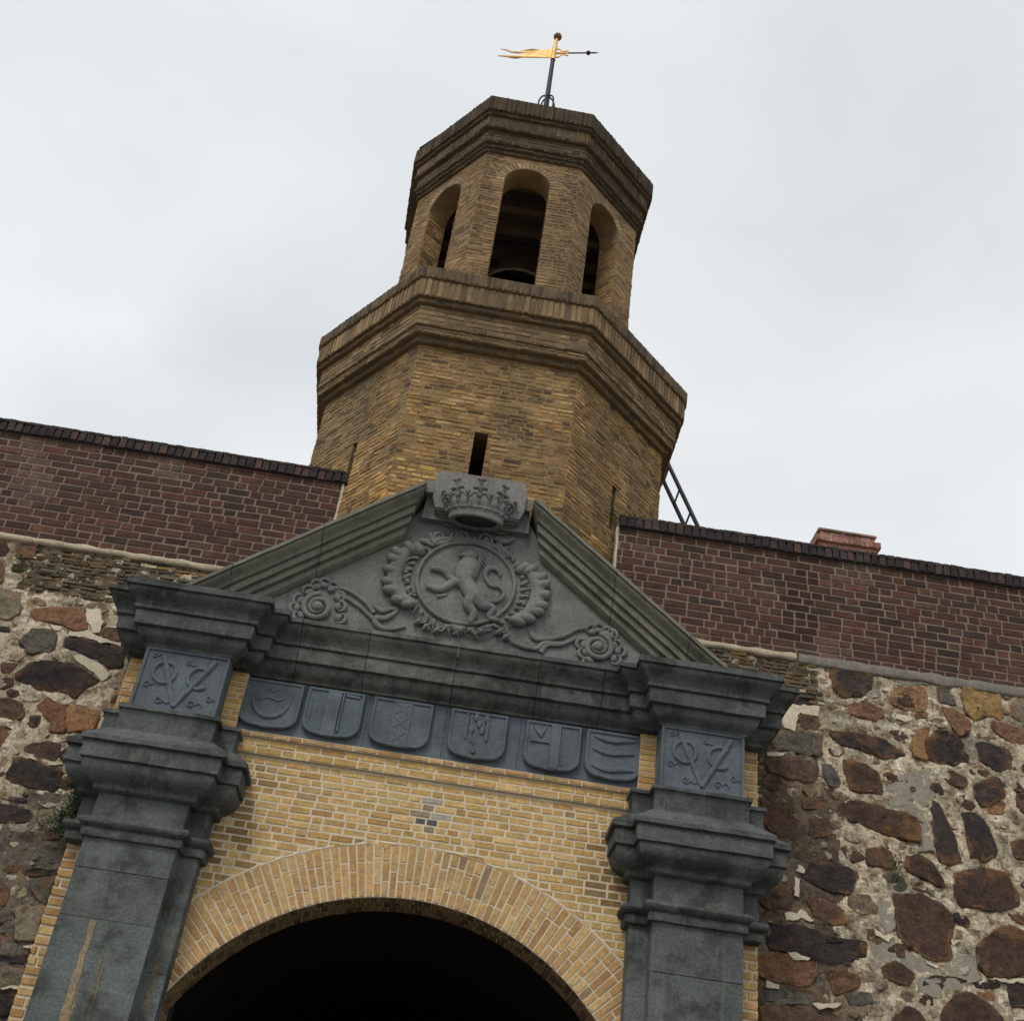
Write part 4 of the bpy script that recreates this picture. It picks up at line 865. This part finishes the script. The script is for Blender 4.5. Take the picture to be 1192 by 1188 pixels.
rings=[[(rx_*R_(i)*cos(2*pi*i/N_),y_,6.655+rz_*R_(i)*sin(2*pi*i/N_)) for i in range(N_)] for rx_,rz_,y_ in ((.60,.50,-.045),(.58,.48,-.068),(.50,.43,-.076),(.40,.38,-.070))]
mb.add([p for r in rings for p in r],[(k*N_+i,k*N_+(i+1)%N_,(k+1)*N_+(i+1)%N_,(k+1)*N_+i) for k in range(3) for i in range(N_)],CA)
mb.build('medallion',M['carved'],ty,smooth=60,rough=.002,rs=14)
# rampant lion in low relief
mb=MB(); yl=-.095
T=lambda k,r,dep=.75: tube(mb,P3(REL[k],yl),r,CA,dep,n=10)
T('torso',[.075,.105,.098,.074,.080,.066],.6); T('armA',[.046,.038,.032,.026],.9); T('armB',[.050,.042,.034,.026],.9); T('legA',[.066,.052,.036,.028],.9); T('legB',[.068,.054,.034,.028,.020],.9); T('tail',[.022,.018,.017,.017,.017,.020,.028,.022,.010],1.0)
T('armBpaw',[.012,.008])
for px,pz,sg in ((-.285,6.745,-1),(-.295,6.566,-1),(.086,6.300,-1),(.300,6.350,1)):      # paws with claws
    blob(mb,(px,yl,pz),(.026,.024,.02),CA)
    for q in (-1,0,1): tube(mb,[(px,yl,pz+q*.012),(px+sg*.03,yl-.006,pz+q*.022)],[.009,.004],CA,1,smoothn=0)
hx,hz=.0,6.915
blob(mb,(hx,yl-.012,hz),(.066,.045,.056),CA); blob(mb,(hx-.058,yl-.018,hz-.012),(.040,.03,.022),CA); blob(mb,(hx-.045,yl-.015,hz-.048),(.032,.022,.012),CA,rot=.3)
blob(mb,(hx-.022,yl-.05,hz+.016),(.010,.008,.008),CA); blob(mb,(hx+.03,yl-.02,hz+.055),(.018,.016,.022),CA)
for q in range(11):        # mane locks
    a=radians(70-q*19); x=hx+.03+.062*cos(a); z=hz-.02+.075*sin(a); tube(mb,[(x-.02*cos(a),yl-.015,z-.02*sin(a)),(x+.012*cos(a),yl-.02,z+.01*sin(a)),(x+.036*cos(a)+.006,yl,z+.036*sin(a)-.014)],[.014,.016,.004],CA,1,smoothn=3)
mb.build('lion',M['carved'],ty,smooth=60,rough=.002,rs=20)
# gadrooned shells left and right, scrolls, leaves
mb=MB()
for k,sg in (('lobL',-1),('lobR',1)):
    mb=MB()
    L=cat(P3(REL[k]),3)
    tube(mb,[(p.x*.94,Yt-.01,c0[1]+(p.z-c0[1])*.94) for p in L],[.05,.07,.07,.05],CA,.8,smoothn=0)
    n=9
    for i in range(n):
        p=L[int(i*(len(L)-1)/(n-1))]; d=math.atan2(p.z-c0[1],p.x-c0[0])
        blob(mb,(p.x,Yt-.026,p.z),(.080,.046,.044),CA,rot=d+.35*sg)
    tube(mb,P3(REL['rim'+('L' if sg<0 else 'R')],Yt-.035),[.010,.014,.010],CA,1)
    for p in REL['bump'+('L' if sg<0 else 'R')]: 
        blob(mb,(p[0],Yt-.012,p[1]),(.026,.03,.020),CA); tube(mb,[(p[0]-.03*sg,Yt-.02,p[1]+.022),(p[0]+.012*sg,Yt-.03,p[1]+.026),(p[0]+.03*sg,Yt-.02,p[1]+.004)],[.007,.009,.005],CA,1)
    mb.build('shell_border',M['carved'],ty,smooth=60,rough=.002,rs=14)
mb=MB()
S_=REL['spir']; spiral(mb,(S_[0][0],S_[0][1]-.01),.072,1.7,.018,0,Yt-.03,-1); spiral(mb,(S_[1][0],S_[1][1]-.01),.078,1.7,.018,pi,Yt-.03,1); spiral(mb,S_[2],.060,1.5,.016,0,Yt-.02,-1); spiral(mb,S_[3],.060,1.5,.016,pi,Yt-.02,1)
for k in ('leafR','leafR2','leafL','leafL2'): tube(mb,P3(REL[k],Yt-.02),[.018,.030,.012],CA,.9)
tube(mb,[(-.34,Yt-.015,7.03),(-.2,Yt-.025,7.06),(-.02,Yt-.03,7.075),(.2,Yt-.025,7.06),(.33,Yt-.015,6.98)],[.02,.03,.035,.03,.02],CA,.7)
for q in range(46):
    a=2*pi*q/46+.03; 
    if 1.15<a<2.0: continue
    rr=1.0; px,pz=.475*cos(a),6.66+.445*sin(a); ln=.055+.02*sin(q*2.3); tube(mb,[(px-.3*ln*cos(a+.6),Yt-.012,pz-.3*ln*sin(a+.6)),(px,Yt-.034,pz),(px+ln*cos(a+.5),Yt-.02,pz+ln*sin(a+.5))],[.008,.017,.004],CA,.9,smoothn=3)
mb.build('scroll_crest',M['carved'],ty,smooth=60,rough=.002,rs=14); mb=MB()
for i,p in enumerate(REL['bot']):        # leaves and a small shell under the medallion
    blob(mb,(p[0],Yt-.012,p[1]),(.040,.034,.026),CA,rot=.8*(-1)**i); 
    if i%2==0: spiral(mb,(p[0]+.03,p[1]+.02),.034,1.3,.010,i,Yt-.035,1 if i%4 else -1)
    tube(mb,[(p[0]-.035,Yt-.02,p[1]-.03),(p[0],Yt-.04,p[1]),(p[0]+.03,Yt-.02,p[1]+.035)],[.006,.014,.006],CA,1)
for q in range(7):
    a=radians(200+q*23.3); tube(mb,[(.0,Yt-.03,6.25),(.0+.05*cos(a),Yt-.045,6.25+.04*sin(a)),(.085*cos(a),Yt-.015,6.25+.07*sin(a))],[.006,.014,.009],CA,1)
for k,r in (('swL',[.012,.028,.022,.016,.024,.030,.024,.02,.012]),('swR',[.024,.020,.022,.018]),('swR2',[.018,.024,.020,.022,.018])): tube(mb,P3(REL[k],Yt-.004),r,CA,.7)
mb.build('leaf_festoon',M['carved'],ty,smooth=60,rough=.002,rs=14)
for side in 'LR':
    mb=MB(); sg=-1 if side=='L' else 1; v=REL['vol'+side]; R=math.dist(v[0],v[1])
    spiral(mb,v[0],R*1.02,1.9,.026,pi/2,Yt-.015,-sg); blob(mb,(v[0][0],Yt-.03,v[0][1]),(.05,.028,.045),CA)
    for p in REL['sc'+side]: 
        d=math.atan2(p[1]-v[0][1],p[0]-v[0][0]); 
        tube(mb,[(p[0]+.046*cos(d+q*.62)-.02*cos(d),Yt-.004,p[1]+.046*sin(d+q*.62)-.02*sin(d)) for q in (-3,-2,-1,0,1,2,3)],[.006,.016,.019,.016,.006],CA,.9,smoothn=3)
        blob(mb,(p[0]-.035*cos(d),Yt+.002,p[1]-.035*sin(d)),(.042,.024,.030),CA,rot=d+pi/2)
    for k in ('stem','stem2'):
        kk='stem'+side+('2' if k=='stem2' else ''); tube(mb,P3(REL[kk],Yt-.002),[.022,.018,.020,.018,.024],CA,.9)
    mb.build('volute',M['carved'],ty,smooth=60,rough=.002,rs=14)
# ---- apex block and its crown
mb=MB(); 
def prism(mb,pts,y0,y1,c):
    m=len(pts); mb.add([(x,y0,z) for x,z in pts]+[(x,y1,z) for x,z in pts],[tuple(range(m)),tuple(range(2*m-1,m-1,-1))]+[(i,(i+1)%m,m+(i+1)%m,m+i) for i in range(m)],c)
pts=[(-.36,7.24),(.36,7.24),(.395,7.33),(.395,7.56),(.365,7.625),(-.365,7.625),(-.395,7.59),(-.395,7.33)]
pts=[(x,z+.045) for x,z in pts]; prism(mb,pts,-.215,.13,mul(CA,1.05))
prism(mb,[(-.46,7.22),(.46,7.22),(.45,7.44),(.40,7.48),(-.40,7.48),(-.45,7.44)],-.12,.12,mul(CA,.9))
for i in range(6):      # cove under the block
    t=i/6; prism(mb,[(-.36+.02*i,7.285-.014*(i+1)),(.36-.02*i,7.285-.014*(i+1)),(.36-.02*i,7.285-.014*i),(-.36+.02*i,7.285-.014*i)],-.20+.13*sin(t*pi/2),.05,CA)
mb.box(-.465,-.397,-.19,.1,7.44,7.57,mul(CA,1.05)); mb.box(.397,.445,-.17,.1,7.42,7.54,CA)
ab=mb.build('apex_block',M['carved'],gate,rough=.004,rs=7)
mb=MB(); cc=(.0,-.235); n=36
def cr(rx,ry,z,a): return (cc[0]+rx*.96*cos(a), cc[1]+ry*(.62+.9*max(0,z-7.2))*sin(a), 7.165+(z-7.065)*.92)
prof=[(.185,.135,7.085),(.20,.15,7.065),(.235,.185,7.07),(.245,.195,7.10),(.240,.19,7.115),(.250,.20,7.125),(.262,.21,7.18),(.268,.215,7.185),(.268,.215,7.21),(.250,.20,7.215),(.22,.17,7.20)]
vs=[cr(a,b,z,2*pi*i/n) for a,b,z in prof for i in range(n)]
mb.add(vs,[(k*n+i,k*n+(i+1)%n,(k+1)*n+(i+1)%n,(k+1)*n+i) for k in range(len(prof)-1) for i in range(n)],CA)
mb.add([cr(.22,.17,7.195,2*pi*i/n) for i in range(n)],[tuple(range(n))],mul(CA,.5))      # hollow closed inside, its shade put into a darker stone colour
for i in range(18):
    a=pi+pi*(i+.5)/18; mb.v; q=cr(.258,.206,7.152,a); blob(mb,q,(.016,.012,.014) if i%2 else (.026,.012,.018),CA)
for i,a in enumerate([pi+.12,pi+.12+.72,3*pi/2,2*pi-.12-.72,2*pi-.12]):      # fleurons
    b=cr(.262,.21,7.20,a); t=cr(.325,.26,7.40 if i in (1,2,3) else 7.33,a); B=Vector(b); Tt=Vector(t); tang=Vector((-sin(a),cos(a)*.8,0)).normalized()
    tube(mb,[B,B.lerp(Tt,.5),Tt],[.016,.020,.016],CA,1); 
    for f,r in ((.30,.028),(.62,.026),(.98,.022)):
        q=B.lerp(Tt,f); blob(mb,q,(r,r*.9,r),CA)
    for sg in (-1,1):
        q=B.lerp(Tt,.62)+tang*.042*sg; blob(mb,q,(.024,.022,.018),CA)
        q2=B.lerp(Tt,1.0)+tang*.024*sg; blob(mb,q2,(.016,.016,.016),CA)
        tube(mb,[B.lerp(Tt,.25),B.lerp(Tt,.4)+tang*.045*sg,B.lerp(Tt,.18)+tang*.085*sg],[.010,.012,.008],CA,1)
for i,a in enumerate([pi+.48,pi+1.2,2*pi-1.2,2*pi-.48]):
    b=cr(.265,.213,7.215,a); t=cr(.292,.236,7.285,a); tube(mb,[b,t],[.012,.010],CA,1,smoothn=0); blob(mb,t,(.022,.02,.026),CA)
mb.build('crown',M['carved'],ab,smooth=60)

# ================================================================== bell tower
TX,TY,PHI=-.0125,1.90,-.0131
tower = empty('bell_tower', (TX,TY,6.5))
tag(tower, 'octagonal yellow brick bell tower with open arched lantern above the gateway', 'tower')
# the eight corners are not quite regular; unit plans, scaled by R (index -1 front left, 0 front right, going round to the right)
LOW={-3:(-.92,.38),-2:(-.897,-.370),-1:(-.414,-.957),0:(.386,-.932),1:(.920,-.378),2:(.924,.383),3:(.383,.924),4:(-.383,.924)}
UPP={-3:(-.985,.36),-2:(-.928,-.330),-1:(-.394,-.938),0:(.367,-.915),1:(.924,-.368),2:(.90,.42),3:(.383,.924),4:(-.383,.924)}
def corner(i,R,pl): 
    x,y=pl[(i+3)%8-3]; return (TX+x*R, TY+y*R)
def face(k,R,pl):
    (x0,y0),(x1,y1)=corner(k-1,R,pl),corner(k,R,pl); l=math.hypot(x1-x0,y1-y0); tx,ty_=(x1-x0)/l,(y1-y0)/l; nx,ny=ty_,-tx; mx,my=(x0+x1)/2,(y0+y1)/2
    return (lambda u,v,w:(mx+nx*w+tx*u, my+ny*w+ty_*u, v)), l/2
K=cos(pi/8); H=sin(pi/8); SEE=(-2,-1,0,1,2)
def octcore(mb,R,z0,z1,col,mat=1,pl=LOW):
    vs=[(*corner(i,R,pl),z) for z in (z0,z1) for i in range(8)]
    mb.add(vs,[tuple(range(8)),tuple(range(15,7,-1))]+[(i,(i+1)%8,8+(i+1)%8,8+i) for i in range(8)],col,mat)
MT=(.25,.165,.08)
# shaft, with slit windows left open in three faces
mb=MB(); R=1.945
slits={0:(-.105,.02,7.35,8.365),-1:(-.005,.065,7.9,8.42),1:(-.05,.02,7.9,8.40)}
for k in range(-3,5):
    f,hwid=face(k,R,LOW); z0,z1=6.4,9.30
    if k in slits:
        a,b,c,d=slits[k]
        for (u0,u1,v0,v1) in ((-hwid,a,z0,z1),(b,hwid,z0,z1),(a,b,z0,c),(a,b,d,z1)): mb.quad(f(u0,v0,0),f(u1,v0,0),f(u1,v1,0),f(u0,v1,0),MT,1)
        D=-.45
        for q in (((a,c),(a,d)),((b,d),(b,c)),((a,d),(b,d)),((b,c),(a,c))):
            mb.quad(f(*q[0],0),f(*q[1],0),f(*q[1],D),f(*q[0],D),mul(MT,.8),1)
        mb.quad(f(a,c,D),f(b,c,D),f(b,d,D),f(a,d,D),(.01,.01,.01),1)  # back plate coloured near-black to stand in for the dark inside
        iv=lambda v,a=a,b=b,c=c,d=d,hwid=hwid: [(-hwid,a),(b,hwid)] if c<v<d else [(-hwid,hwid)]
    else:
        mb.quad(f(-hwid,z0,0),f(hwid,z0,0),f(hwid,z1,0),f(-hwid,z1,0),MT,1); iv=lambda v,hwid=hwid:[(-hwid,hwid)]
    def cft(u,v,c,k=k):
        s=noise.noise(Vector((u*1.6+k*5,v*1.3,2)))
        if k<0: c=mul((c[0],c[1]*1.0,c[2]*1.0),1.15)  # left faces lightened: light from the left put into the brick colour
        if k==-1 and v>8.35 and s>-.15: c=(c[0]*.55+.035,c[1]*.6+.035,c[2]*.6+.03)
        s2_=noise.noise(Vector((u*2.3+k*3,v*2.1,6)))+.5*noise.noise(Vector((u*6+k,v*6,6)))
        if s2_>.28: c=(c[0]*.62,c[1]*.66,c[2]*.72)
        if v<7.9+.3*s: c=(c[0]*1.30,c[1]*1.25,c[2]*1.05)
        if k>0 and s<0: c=mul(c,.8)  # right faces darkened in patches, shaded side painted into the bricks
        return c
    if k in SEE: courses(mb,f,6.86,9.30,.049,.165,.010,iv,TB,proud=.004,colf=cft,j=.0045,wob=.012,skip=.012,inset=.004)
sh=mb.build('shaft',[M['towerbrick'],M['mortar']],tower)
def cornice(name,rings,parent,dark):
    mb=MB()
    for (z0,z1,R,kind,pal) in rings:
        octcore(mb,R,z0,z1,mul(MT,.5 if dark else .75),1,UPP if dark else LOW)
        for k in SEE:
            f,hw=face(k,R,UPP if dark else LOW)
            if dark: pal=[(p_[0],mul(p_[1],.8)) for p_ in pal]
            if kind=='plain': courses(mb,f,z0,z1,.056,.185,.010,lambda v:[(-hw-.002,hw+.002)],pal,proud=.006,j=.004,wob=.006,inset=.004)
            else: courses(mb,f,z0,z1,z1-z0,.058,.010,lambda v:[(-hw-.002,hw+.002)],pal,proud=.007,bond='soldier',j=.004,inset=.004)
    return mb.build(name,[M['sootbrick'] if dark else M['towerbrick'],M['mortar']],parent)
cornice('lower_cornice',[(9.30,9.365,2.00,'plain',SB),(9.365,9.45,2.055,'plain',LB),(9.45,9.70,2.075,'plain',LB),(9.70,9.755,2.125,'plain',SB),(9.755,9.985,2.16,'soldier',LB),(9.985,10.13,2.185,'soldier',SB)],tower,False)
# lantern: eight piers and arches
mb=MB(); R=1.455; AO=.265; AS=12.43; LT=12.87
LP=[(4,(.31,.20,.10)),(3,(.27,.17,.085)),(1.5,(.20,.13,.07)),(1.5,(.36,.245,.13))]
for k in range(-3,5):
    f,hw=face(k,R,UPP); arch_plate(mb,f,-hw,hw,10.12,LT,-.03,AS,AO,10.35,.27,MT,1,16)
    def ivl(v):
        if v<10.35: return [(-hw,hw)]
        if v<AS: return [(-hw,-.03-AO),(-.03+AO,hw)]
        r=AO+.105
        if v<AS+r: h_=sqrt(max(0,r*r-(v-AS)**2)); return [(-hw,-.03-h_),(-.03+h_,hw)]
        return [(-hw,hw)]
    if k in SEE:
        def cfl(u,v,c,k=k):
            if k==0 and v>11.2 and (u<-.37 or u>.36): return mul(c,.62)
            return c
        courses(mb,f,10.14,AS,.049,.165,.009,ivl,LP,proud=.004,j=.004,wob=.006,inset=.004,colf=cfl)
        courses(mb,f,AS,LT-.01,.049,.165,.009,ivl,LP,proud=.004,j=.004,wob=.006,inset=.004,colf=cfl)
        voussoirs(mb,f,-.03,AS,AO,AO+.10,pi,0,.05,.009,[(1,(.36,.265,.15)),(1,(.29,.205,.115))],proud=.008,split=False)
    for sg in (-1,1):      # brick reveals
        fr_=(lambda u,v,w,f=f,sg=sg: f(-.03+sg*(AO-w), v, -u))
        courses(mb,fr_,10.36,AS,.0565,.185,.010,lambda v:[(0.005,.265)],TB,proud=.003)
mb.build('lantern',[M['towerbrick'],M['mortar']],tower)
mb=MB(); octcore(mb,1.36,12.84,12.868,(.06,.05,.042),0,UPP)
for i in range(7):
    yy=-1.05+i*.35; hl=min(1.2,1.62-abs(yy)); mb.box(TX-hl,TX+hl,TY+yy-.05,TY+yy+.05,12.72,12.838,jit((.11,.08,.055)))
mb.build('lantern_ceiling',M['timber'],tower)
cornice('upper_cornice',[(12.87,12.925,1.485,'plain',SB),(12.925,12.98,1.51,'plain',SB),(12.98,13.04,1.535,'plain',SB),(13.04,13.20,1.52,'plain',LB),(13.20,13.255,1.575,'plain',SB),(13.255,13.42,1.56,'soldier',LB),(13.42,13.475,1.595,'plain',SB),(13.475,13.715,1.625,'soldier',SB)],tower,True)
mb=MB(); vs=[(TX+r*cos(radians(-67.5+45*i)+PHI),TY+r*sin(radians(-67.5+45*i)+PHI),z) for r,z in ((1.60,13.716),(1.52,13.74),(.12,15.40),(.02,15.55)) for i in range(8)]
mb.add(vs,[(a*8+i,a*8+(i+1)%8,(a+1)*8+(i+1)%8,(a+1)*8+i) for a in range(3) for i in range(8)],(.09,.09,.095)); mb.build('spire_roof',M['roof'],tower)

# ---- bell in the lantern
bell = empty('bell',(TX,TY,11.9)); tag(bell,'dark bronze bell hanging inside the open lantern of the tower','bell')
mb=MB(); lathe(mb,(TX,TY,11.98),[(.44,0),(.45,.03),(.40,.10),(.33,.22),(.27,.40),(.24,.55),(.20,.62),(.10,.66),(0,.67)],32,(.10,.07,.04)); lathe(mb,(TX,TY,11.98),[(.42,0.01),(.36,.10),(.30,.22),(.24,.40),(.2,.55),(0,.6)],32,(.06,.045,.03)); mb.build('bell_body',M['bronze'],bell,smooth=50)
mb=MB(); mb.box(TX-1.2,TX+1.2,TY-.09,TY+.09,12.66,12.80,(.05,.035,.025)); mb.box(TX-.12,TX+.12,TY-.12,TY+.12,12.60,12.66,(.05,.05,.05)); mb.build('headstock',M['timber'],bell)
mb=MB(); bar(mb,(TX,TY,12.5),(TX+.03,TY,11.97),.02); blob(mb,(TX+.03,TY,11.95),(.06,.06,.07),(.04,.04,.04)); mb.build('clapper',M['iron'],bell)

# ---- weathervane
vane = empty('weathervane',(TX,TY,15.55)); tag(vane,'gilded swallow-tailed banner weathervane on a dark rod at the tower top','weathervane')
IR=(.030,.026,.034); GO=(.80,.48,.14)
mb=MB(); tube(mb,[(TX,TY,15.5),(TX-.01,TY,16.2),(TX-.015,TY,16.83)],[.042,.034,.030],IR); mb.build('pole',M['iron'],vane,smooth=60)
mb=MB(); tube(mb,[(TX-.015,TY,16.83),(TX-.015,TY,16.86),(TX-.015,TY,17.1),(TX-.01,TY,17.3),(TX-.005,TY,17.36)],[.040,.034,.036,.024,.020],GO)
mb.build('gilded_sleeve',M['gold'],vane,smooth=60)
mb=MB(); blob(mb,(TX,TY,17.41),(.062,.062,.062),(.16,.09,.06),n=20,m=12); mb.build('ball',M['iron'],vane,smooth=80)
mb=MB()
for i in range(6):
    a=2*pi*i/6+.3; tube(mb,[(TX+.02*cos(a),TY+.02*sin(a),15.97),(TX+.075*cos(a),TY+.075*sin(a),15.93),(TX+.115*cos(a),TY+.115*sin(a),15.82),(TX+.12*cos(a),TY+.12*sin(a),15.62),(TX+.11*cos(a),TY+.11*sin(a),15.36)],[.012,.012],IR)
mb.build('base_hoops',M['iron'],vane,smooth=60)
dv=Vector((.617+.802,-.27,0)).normalized(); P0=Vector((TX-.012,TY,17.0))
def vp(s,z,off=0): q=P0+dv*s; return (q.x+off*dv.y, q.y-off*dv.x, 17.0+z)
mb=MB(); top=[(0.0,.115),(-.10,.105),(-.22,.085),(-.34,.088),(-.42,.080),(-.52,.055),(-.64,.060),(-.72,.085),(-.80,.10)]
mid_u=[(-.80,.095),(-.72,.068),(-.64,.035),(-.55,.022),(-.44,.015),(-.36,.0)]
mid_l=[(-.36,.0),(-.46,-.025),(-.56,-.040),(-.66,-.052),(-.78,-.064),(-.83,-.062)]
bot=[(-.83,-.068),(-.70,-.090),(-.56,-.105),(-.42,-.095),(-.28,-.105),(-.14,-.095),(0,-.11)]
outl=top+mid_u+mid_l[1:]+bot; m=len(outl)
mb.add([vp(s,z,.012*math.sin(s*14)+.006) for s,z in outl]+[vp(s,z,.012*math.sin(s*14)-.006) for s,z in outl],[tuple(range(m)),tuple(range(2*m-1,m-1,-1))]+[(i,(i+1)%m,m+(i+1)%m,m+i) for i in range(m)],GO)
mb.build('pennant',M['gold'],vane)
mb=MB(); bar(mb,vp(0,0),vp(.62,0),.011,IR); blob(mb,vp(.50,0),(.035,.035,.035),IR); tube(mb,[vp(.55,0),vp(.66,0)],[.014,.002],IR,smoothn=0); mb.build('pointer',M['iron'],vane,smooth=60)
mb=MB()
for z in (.075,-.075): tube(mb,[vp(.02,z*1.4),vp(.08,z*1.2),vp(.12,z*.5),vp(.19,z*.75)],[.012,.010,.010],GO)
tube(mb,[vp(.20,.065),vp(.20,-.065)],[.010,.010],GO,smoothn=0); tube(mb,[vp(.02,0),vp(.2,0)],[.018,.012],GO,smoothn=0); mb.build('gilded_bracket',M['gold'],vane,smooth=60)

# ---- ladder behind the tower
lad = empty('ladder',(3.55,2.5,6.9)); tag(lad,'dark metal ladder leaning against the right side of the tower','ladder')
def lp(z,y): return (2.012+(10.297-z)/2.183, y, z)
for y in (2.40,2.71):
    mb=MB(); bar(mb,lp(6.9,y),lp(10.45,y),.027,(.045,.045,.05),6); mb.build('rail',M['iron'],lad)
z=7.15
while z<10.4:
    mb=MB(); bar(mb,lp(z,2.40),lp(z,2.71),.012,(.05,.05,.055),6); mb.build('rung',M['iron'],lad); z+=.30
# ---- chimney on the rampart
chim = empty('chimney',(4.03,2.3,6.88)); tag(chim,'small pink brick chimney with flat stepped cap showing above the right parapet','chimney')
PB=[(3,(.36,.17,.125)),(2,(.30,.15,.12)),(1,(.42,.24,.18))]
mb=MB(); x0,x1,y0,y1=3.70,4.34,2.0,2.5
mb.box(x0,x1,y0,y1,6.88,9.13,(.38,.28,.22),1)
courses(mb,lambda u,v,w:(u,y0-w,v),6.9,9.13,.07,.21,.012,lambda v:[(x0,x1)],PB,proud=.006)
courses(mb,lambda u,v,w:(x0-w,-u,v),6.9,9.13,.07,.21,.012,lambda v:[(-y1,-y0)],PB,proud=.006)
courses(mb,lambda u,v,w:(x1+w,u,v),6.9,9.13,.07,.21,.012,lambda v:[(y0,y1)],PB,proud=.006)
mb.build('chimney_stack',[M['brick'],M['mortar']],chim)
mb=MB(); mb.box(x0-.035,x1+.04,y0-.035,y1+.04,9.13,9.205,(.50,.28,.22)); mb.box(x0+.02,x1-.01,y0+.01,y1-.02,9.207,9.285,(.42,.22,.17)); mb.box(x0+.0,x1+.01,y0-.01,y1,9.287,9.31,(.40,.25,.20)); 
for (a,b,c,z0,z1,pr) in ((x0-.035,x1+.04,y0-.035,9.13,9.205,.006),(x0+.02,x1-.01,y0+.01,9.207,9.285,.006)): courses(mb,lambda u,v,w,c=c:(u,c-w,v),z0,z1,.075,.11,.012,lambda v:[(a,b)],PB,proud=pr,j=.004,mat=0)
mb.build('chimney_cap',M['towerbrick'],chim,rough=.004)

# ================================================================== plants rooted in the masonry
def plant(name,label,cat_,base,n,size,nrm=(0,-1,0),droop=1.0,col=(.035,.055,.018)):
    e_=empty(name,base); tag(e_,label,cat_)
    mb=MB(); B=Vector(base)
    for i in range(n):
        a=random.uniform(0,2*pi); d=Vector((cos(a)*.8, -abs(random.uniform(.2,.8)), sin(a)*.7+.15))
        L_=size*random.uniform(.5,1.1); st=B+Vector((random.uniform(-.3,.3)*size,0,random.uniform(-.9,.9)*size))
        P=[st]; 
        for q in range(1,8):
            t=q/7; P.append(st+d*L_*t+Vector((0,0,-.45*droop*L_*t*t)))
        tube(mb,P,[.004,.0015],mul(col,.8),1,n=4,smoothn=0)
        for q in range(1,8):
            w_=size*.17*(1-.5*q/7)*random.uniform(.7,1.2); s_=(P[q]-P[q-1]).normalized(); 
            for sg in (-1,1):
                sd_=s_.cross(Vector((random.uniform(-.4,.4),-1,random.uniform(-.4,.4)))).normalized()*sg
                c=P[q]; tip=c+sd_*w_+s_*w_*.5; nn=Vector((random.uniform(-.3,.3),random.uniform(-.3,.3),random.uniform(-.3,.3)))*w_*.4
                k=random.uniform(.6,1.6); mb.add([c,c+(tip-c)*.5+s_*w_*.25+nn,tip,c+(tip-c)*.5-s_*w_*.22],[(0,1,2,3)],mul(col,k))
    mb.build('foliage',M['leaf'],e_)
plant('wall_fern','dark green fern clump growing beside the left pilaster capital','fern',(-2.53,.10,4.42),75,.24)
plant('wall_plant','small green plant in the slit window on the right side of the tower','plant',(1.24,.62,8.04),14,.10,col=(.05,.07,.02))
plant('wall_weed','low grey-green weed on the rubble wall right of the gateway','plant',(3.62,.24,4.90),22,.10,col=(.07,.08,.035))
plant('wall_weed','small green weed on the rubble wall at the far left under the parapet','plant',(-3.80,.50,6.53),18,.09,col=(.05,.075,.025))

for o in bpy.data.objects:
    if '_w' in o: del o['_w']
